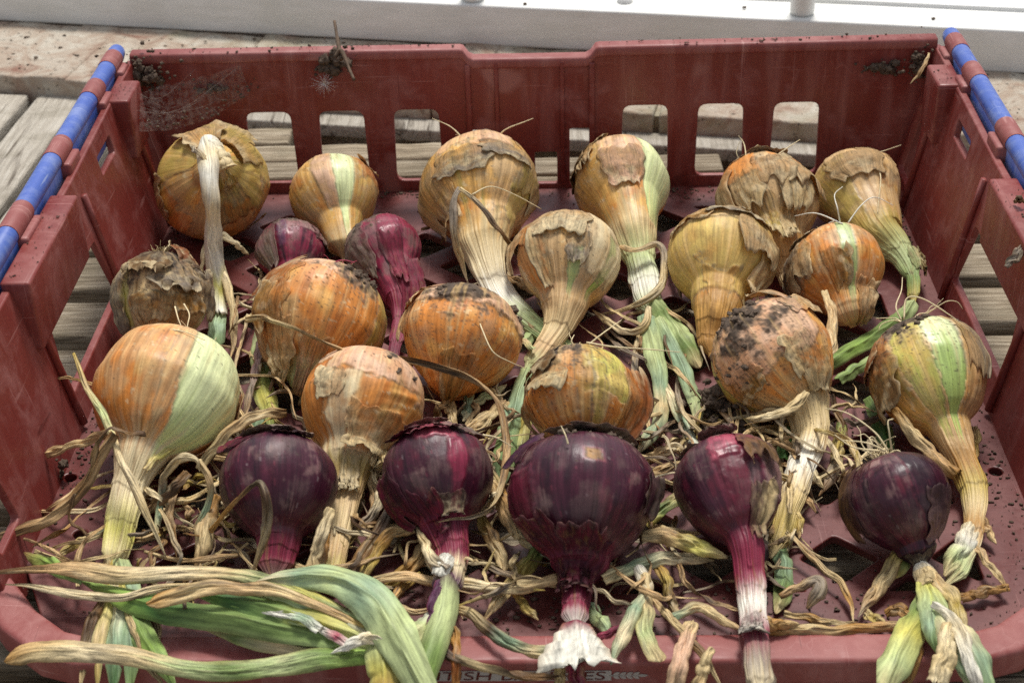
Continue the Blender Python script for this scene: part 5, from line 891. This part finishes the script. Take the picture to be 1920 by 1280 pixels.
# tangle of small scraps at the front and between the bulbs
NICK=['folded stem onion','striped golden onion','hidden red onion','magenta necked onion','rooty back onion','green leaved onion','ragged tan onion','corner onion','green streaked onion','tan capped onion','narrow striped onion','rough dark onion','crumb topped onion','brown crusted onion','soil caked onion','far right onion','half bare onion','wrinkled onion','olive onion','leftmost red onion','pink crowned onion','biggest red onion','pear shaped onion','dark purple onion']
r_=np.random.default_rng(21); used=set()
zones=[(250,480,860,1090,44),(570,960,840,1100,50),(880,1290,1000,1130,14),(1200,1480,770,920,40),(1290,1480,960,1120,10),(1540,1660,740,920,12),(430,580,690,860,14),(740,960,700,860,14),(430,520,520,640,6),(940,1300,520,620,8)]
for (xa,xb,ya,yb,nn_) in zones:
    for q in range(nn_):
        x,y=r_.uniform(xa,xb),r_.uniform(ya,yb); z=r_.uniform(3,22)*(.5 if y<700 else 1); a=r_.uniform(0,2*np.pi); l=r_.uniform(60,170)*(1.7 if r_.uniform()<.35 else 1); pts=[]; m_=int(l/45)+3; ph=r_.uniform(0,6)
        for i in range(m_): tq=i/(m_-1)-.5; wv=l*.12*math.sin(ph+5*tq); pts.append((x+l*math.cos(a)*tq-wv*math.sin(a)+r_.normal()*4,y+l*.7*math.sin(a)*tq+wv*math.cos(a)*.7+r_.normal()*4,max(2.5,z+r_.normal()*5)))
        mid=P(*pts[m_//2]); dsts=[np.linalg.norm((mid-o.C)[:2]) for o in ALL]
        if any(np.linalg.norm(mid-o.C)<o.R*.95 for o in ALL): continue
        cs=[str(r_.choice(['straw','tan','brown','straw','grey','dkbrown','olive','straw','pale'])) for _ in range(3)]
        k=int(np.argmin(dsts)); dv=mid-ALL[k].C; di=('behind' if dv[1]>0 else 'in front of') if abs(dv[1])>abs(dv[0]) else ('to the right of' if dv[0]>0 else 'to the left of')
        wn={'dkbrown':'dark brown'}
        lab=f"{'short' if l<85 else ('long' if l>140 else 'middling')} {wn.get(cs[0],cs[0])} and {wn.get(cs[2],cs[2])} leaf scrap {di} the {NICK[k]}"
        if lab in used: continue
        used.add(lab)
        loose(lab,pts,[r_.uniform(1.2,3.5),r_.uniform(2.2,6.5),r_.uniform(1,4)],cs,'leaf_scrap','leaf scrap','small leaf scraps under the onions',curl=r_.uniform(.4,1.),twist=r_.uniform(-90,90),torn=.8,tip=r_.uniform(.05,.4),spots=.65,n=30,wav=1.4)
# long thin strands trailing over the litter
r_=np.random.default_rng(91)
for (xa,xb,ya,yb,nn_,am) in ((60,460,880,1040,14,-.5),(440,960,800,1100,18,.2),(900,1300,960,1120,8,.1),(1180,1500,760,960,14,1.1),(1180,1330,600,800,5,1.3),(1460,1660,720,900,7,.9),(420,560,640,860,6,1.4)):
    for q in range(nn_):
        x,y=r_.uniform(xa,xb),r_.uniform(ya,yb); a=am+r_.normal()*.55; l=r_.uniform(150,330); m_=7; ph=r_.uniform(0,6); z=r_.uniform(5,15); pts=[]
        for i in range(m_): tq=i/(m_-1)-.5; wv=l*.10*math.sin(ph+4.5*tq); pts.append((x+l*math.cos(a)*tq-wv*math.sin(a),y+l*.75*math.sin(a)*tq+wv*math.cos(a)*.7,max(3,z+r_.normal()*4+8*(abs(tq)<.25))))
        if any(np.linalg.norm(P(*pp)-o.C)<o.R*.9 for o in ALL for pp in pts[1:-1]): continue
        cs=[str(r_.choice(['straw','pale','tan','brown','straw','grey'])) for _ in range(4)]; mid=P(*pts[3]); k=int(np.argmin([np.linalg.norm((mid-o.C)[:2]) for o in ALL])); dv=mid-ALL[k].C; di=('behind' if dv[1]>0 else 'in front of') if abs(dv[1])>abs(dv[0]) else ('to the right of' if dv[0]>0 else 'to the left of')
        lab=f"long thin {cs[0]} to {cs[3]} strand trailing {di} the {NICK[k]}"
        if lab in used: continue
        used.add(lab); loose(lab,pts,[r_.uniform(2,4),r_.uniform(2.5,5.5),r_.uniform(2,5),r_.uniform(1,2.5)],cs,'dry_strand','leaf strand','long dry strands over the litter',curl=r_.uniform(.3,.8),twist=r_.uniform(-70,70),spots=.5,n=44,wav=1.2,torn=.6)
# ------------------------------------------------------------------ soil, twig, seed head, web
def clump(name,px,z,label,n,sp,size,seed,plane=None):
    c=P(*px,z) if plane is None else plane; root=thing(name,c,label,'soil clump'); r2=np.random.default_rng(seed)
    for i in range(n):
        d=r2.normal(size=3)*np.array(sp)*.001; lumpv(c+d*(.6 if i<n*.3 else 1.15),size*.001*(r2.uniform(.7,1.3) if i<n*.3 else r2.uniform(.15,.5)),seed*17+i,'soil_lump',root,.8)
    return root
def onback(px,py,y=-.003): d=ray(px,py); return CAM+d*((y-CAM[1])/d[1])
c1=clump('soil_clump',(0,0),0,'dark soil clump with dry stalks on the back rim left of the notch',60,(7,3,7),4.2,3,onback(630,118,.0))
for pts in (([(628,108,135),(640,95,140),(655,130,132),(664,150,128)]),([(640,112,134),(632,70,142),(627,40,148)])): v,f=tubev(catmull([P(*q) for q in pts],16),[.0017]*8+[.0012]*8,7); mk('stalk',v,f,M['leaf'],c1,col=np.broadcast_to(S(112,92,74),(len(v),3))*(.8+.4*noise(v*300))[:,None],rgh=.8)
c2=clump('soil_clump',(0,0),0,'brown crumbs and cobweb filling the back left corner of the rim',80,(10,4,9),3.4,4,onback(268,140,-.006))
c3=clump('soil_clump',(0,0),0,'smear of dark dirt hanging under the back rim near the right corner',50,(11,1.2,2.5),3,5,onback(1655,128,-.004))
c4=clump('soil_clump',(0,0),0,'dirt and a dead curled leaf caught in the back right corner of the rim',50,(5,3,8),3,6,onback(1722,118,-.006))
v,f,c,fb=leafv([(1742,100,124),(1735,118,120),(1722,140,114),(1706,158,108)],[2,4,4,2],['straw','tan','brown','straw'],n=24,seed=3.); mk('dead_leaf',v,f,M['leaf'],c4,col=c,rgh=.7,fib=fb)
c5=clump('soil_clump',(1345,745),14,'lump of dark soil between the green leaves and the soil caked onion',60,(10,9,6),4.8,7)
c6=clump('soil_clump',(1390,800),10,'spill of dark soil beneath the soil caked onion',50,(15,10,3),3.6,8)
c7=clump('soil_clump',(112,872),10,'black soil crumb hanging from the short grey leaf at the left',9,(4,4,6),2.6,9)
c8=clump('soil_clump',(0,0),0,'patch of crumbs under the rim between the back left corner and the stalks',40,(18,1,4),1.8,10,onback(400,165,-.003))
wb=[]; r2=np.random.default_rng(8); a0=onback(262,165,-.008)
web=thing('cobweb',a0,'grey dusty cobweb stretched across the back left corner','cobweb')
nu=14; U_,V_=np.meshgrid(np.linspace(0,1,nu),np.linspace(0,1,nu)); tA,tB,tC=onback(452,122,-.0035),onback(470,172,-.0035),np.array([-.3058,-.062,.088]); tD=np.array([-.3062,-.040,.112])
Q=(1-V_)[...,None]*((1-U_)[...,None]*tD+U_[...,None]*tA)+V_[...,None]*((1-U_)[...,None]*tC+U_[...,None]*tB); Q[...,2]-=.010*np.sin(np.pi*U_)*np.sin(np.pi*np.clip(V_,0,1)*.5)+.002*fbm(Q*60,2); Q[...,1]-=.003
mk('web_film',Q.reshape(-1,3),gridfaces(nu,nu),M['film'],web)
for i in range(7):
    pA=onback(r2.uniform(300,470),r2.uniform(125,185),-.0035); pB=np.array([-.306,-r2.uniform(.03,.075),r2.uniform(.085,.118)]); pts=[pA+(pB-pA)*t+np.array([0,0,-.012*math.sin(np.pi*t)])+r2.normal(size=3)*.0015 for t in (0,.25,.5,.75,1)]; v,f=tubev(catmull(pts,14),.00007,4); wb.append((v,f))
v,f=join(wb); tag(mk('web_threads',v,f,M['web'],web),kind='stuff')
for i in range(46): q=Q[int(np.clip(nu-1-abs(r2.normal())*2.5,0,nu-1)),r2.integers(0,nu)]+r2.normal(size=3)*.0015; lumpv(q,.0009*r2.uniform(.3,1.5),700+i,'web_crumb',web)
for i in range(16): p=onback(r2.uniform(270,450),r2.uniform(140,190),-.008); lumpv(p,.0009*r2.uniform(.5,1.4),300+i,'web_crumb',web)
sh=onback(607,157,-.006); seed_=thing('thistle_seed',sh,'fluffy white thistle seed clinging to the back wall','seed'); wb=[]
for i in range(60):
    d=r2.normal(size=3); d[1]*=.5; d/=np.linalg.norm(d); ll=r2.uniform(.5,1.); wb.append(tubev([sh,sh+d*.006*ll,sh+d*.0115*ll+r2.normal(size=3)*.0009],.00006,4))
v,f=join(wb); tag(mk('fluff',v,f,M['fluff'],seed_),kind='stuff')
sp=[(1748,180),(1812,505),(1905,500)]
# dead grey leaf on the right wall
tag(leaf(None,[(1885,500,108),(1900,485,112),(1912,470,114),(1925,455,114)],[5,8,7,5],['grey','grey','dkbrown'],'dry_leaf',curl=.7,spots=.6,wav=2.),'curled grey leaf stuck on the inner face of the right wall','dry leaf')
tag(leaf(None,[(1902,378,122),(1912,372,126),(1922,380,124)],[4,7,5],['brown','dkbrown','brown'],'dry_leaf',curl=.7,spots=.6,wav=2.),'brown scrap of leaf beside the blue bar on the right','dry leaf')
# crumbs of soil scattered over the crate floor and ledges: nobody could count them
cv=[]; _b=_ico or None
import bmesh
bm=bmesh.new(); bmesh.ops.create_icosphere(bm,subdivisions=1,radius=1); iv=np.array([q.co[:] for q in bm.verts]); if_=np.array([[q.index for q in g.verts] for g in bm.faces]); bm.free()
r3=np.random.default_rng(77); PV=[];PF=[];off=0
def crumbs(n,fn,s0,s1):
    global off
    for i in range(n):
        p=fn(); s=s0*(s1/s0)**(r3.uniform()**2.2); q=iv*(1+.4*r3.normal(size=(len(iv),1)))*s*.001*r3.uniform(.6,1.5,size=3)*np.array([1.2,1,.55])+p; PV.append(q); PF.append(if_+off); off+=len(iv)
def infl(x,y):
    for h in holes:
        hx=[q[0] for q in h]; hy=[q[1] for q in h]; cx,cy=(min(hx)+max(hx))/2,(min(hy)+max(hy))/2
        if abs(x-cx)/((max(hx)-min(hx))/2+1e-6)+abs(y-cy)/((max(hy)-min(hy))/2+1e-6)<1.08: return True
    return False
def fl_(xa,xb,ya,yb):
    def g():
        while True:
            x,y=r3.uniform(xa,xb),r3.uniform(ya,yb)
            if not infl(x,y): return np.array([x,y,.0006])
    return g
def gauss(px,py,sx,sy,z=0.6):
    c=P(px,py,z)
    def g():
        while True:
            x,y=c[0]+r3.normal()*sx,c[1]+r3.normal()*sy
            if not infl(x,y) and y>-.552 and y<-.002 and abs(x)<.295: return np.array([x,y,.0006])
    return g
crumbs(900,fl_(-.28,.28,-.552,-.01),.2,.8)
for a in ((1270,360,.05,.010,300),(760,352,.05,.008,260),(1150,1150,.10,.018,520),(1700,1120,.06,.03,200),(1850,900,.02,.05,260),(150,840,.012,.04,200),(1450,800,.06,.03,260),(600,1000,.12,.05,260),(1720,440,.012,.03,200),(330,1000,.06,.05,160),(330,430,.03,.02,120)): crumbs(a[4],gauss(*a[:4]),*(.25,1.4))
for s in (-1,1): 
    crumbs(45,lambda s=s:np.array([s*r3.uniform(.307,.325),-r3.uniform(.236,.35),.1201]),.2,.7); crumbs(30,lambda s=s:np.array([s*r3.uniform(.308,.324),-r3.uniform(.04,.075),.1201]),.2,.7)
crumbs(110,lambda:np.array([r3.choice([r3.uniform(-.3,-.06),r3.uniform(.06,.31)]),r3.uniform(.0,.011),.1264]),.3,1.3)
crumbs(500,lambda:(lambda x:np.array([x,kerb_y(x)+r3.uniform(.01,.14),.0004]))(r3.uniform(-.6,.6)),.4,2.6)
tag(mk('soil_crumbs',np.vstack(PV),np.vstack(PF),M['soil'],None),'fine soil crumbs scattered over the crate floor, ledges and bricks','soil crumbs',kind='stuff')
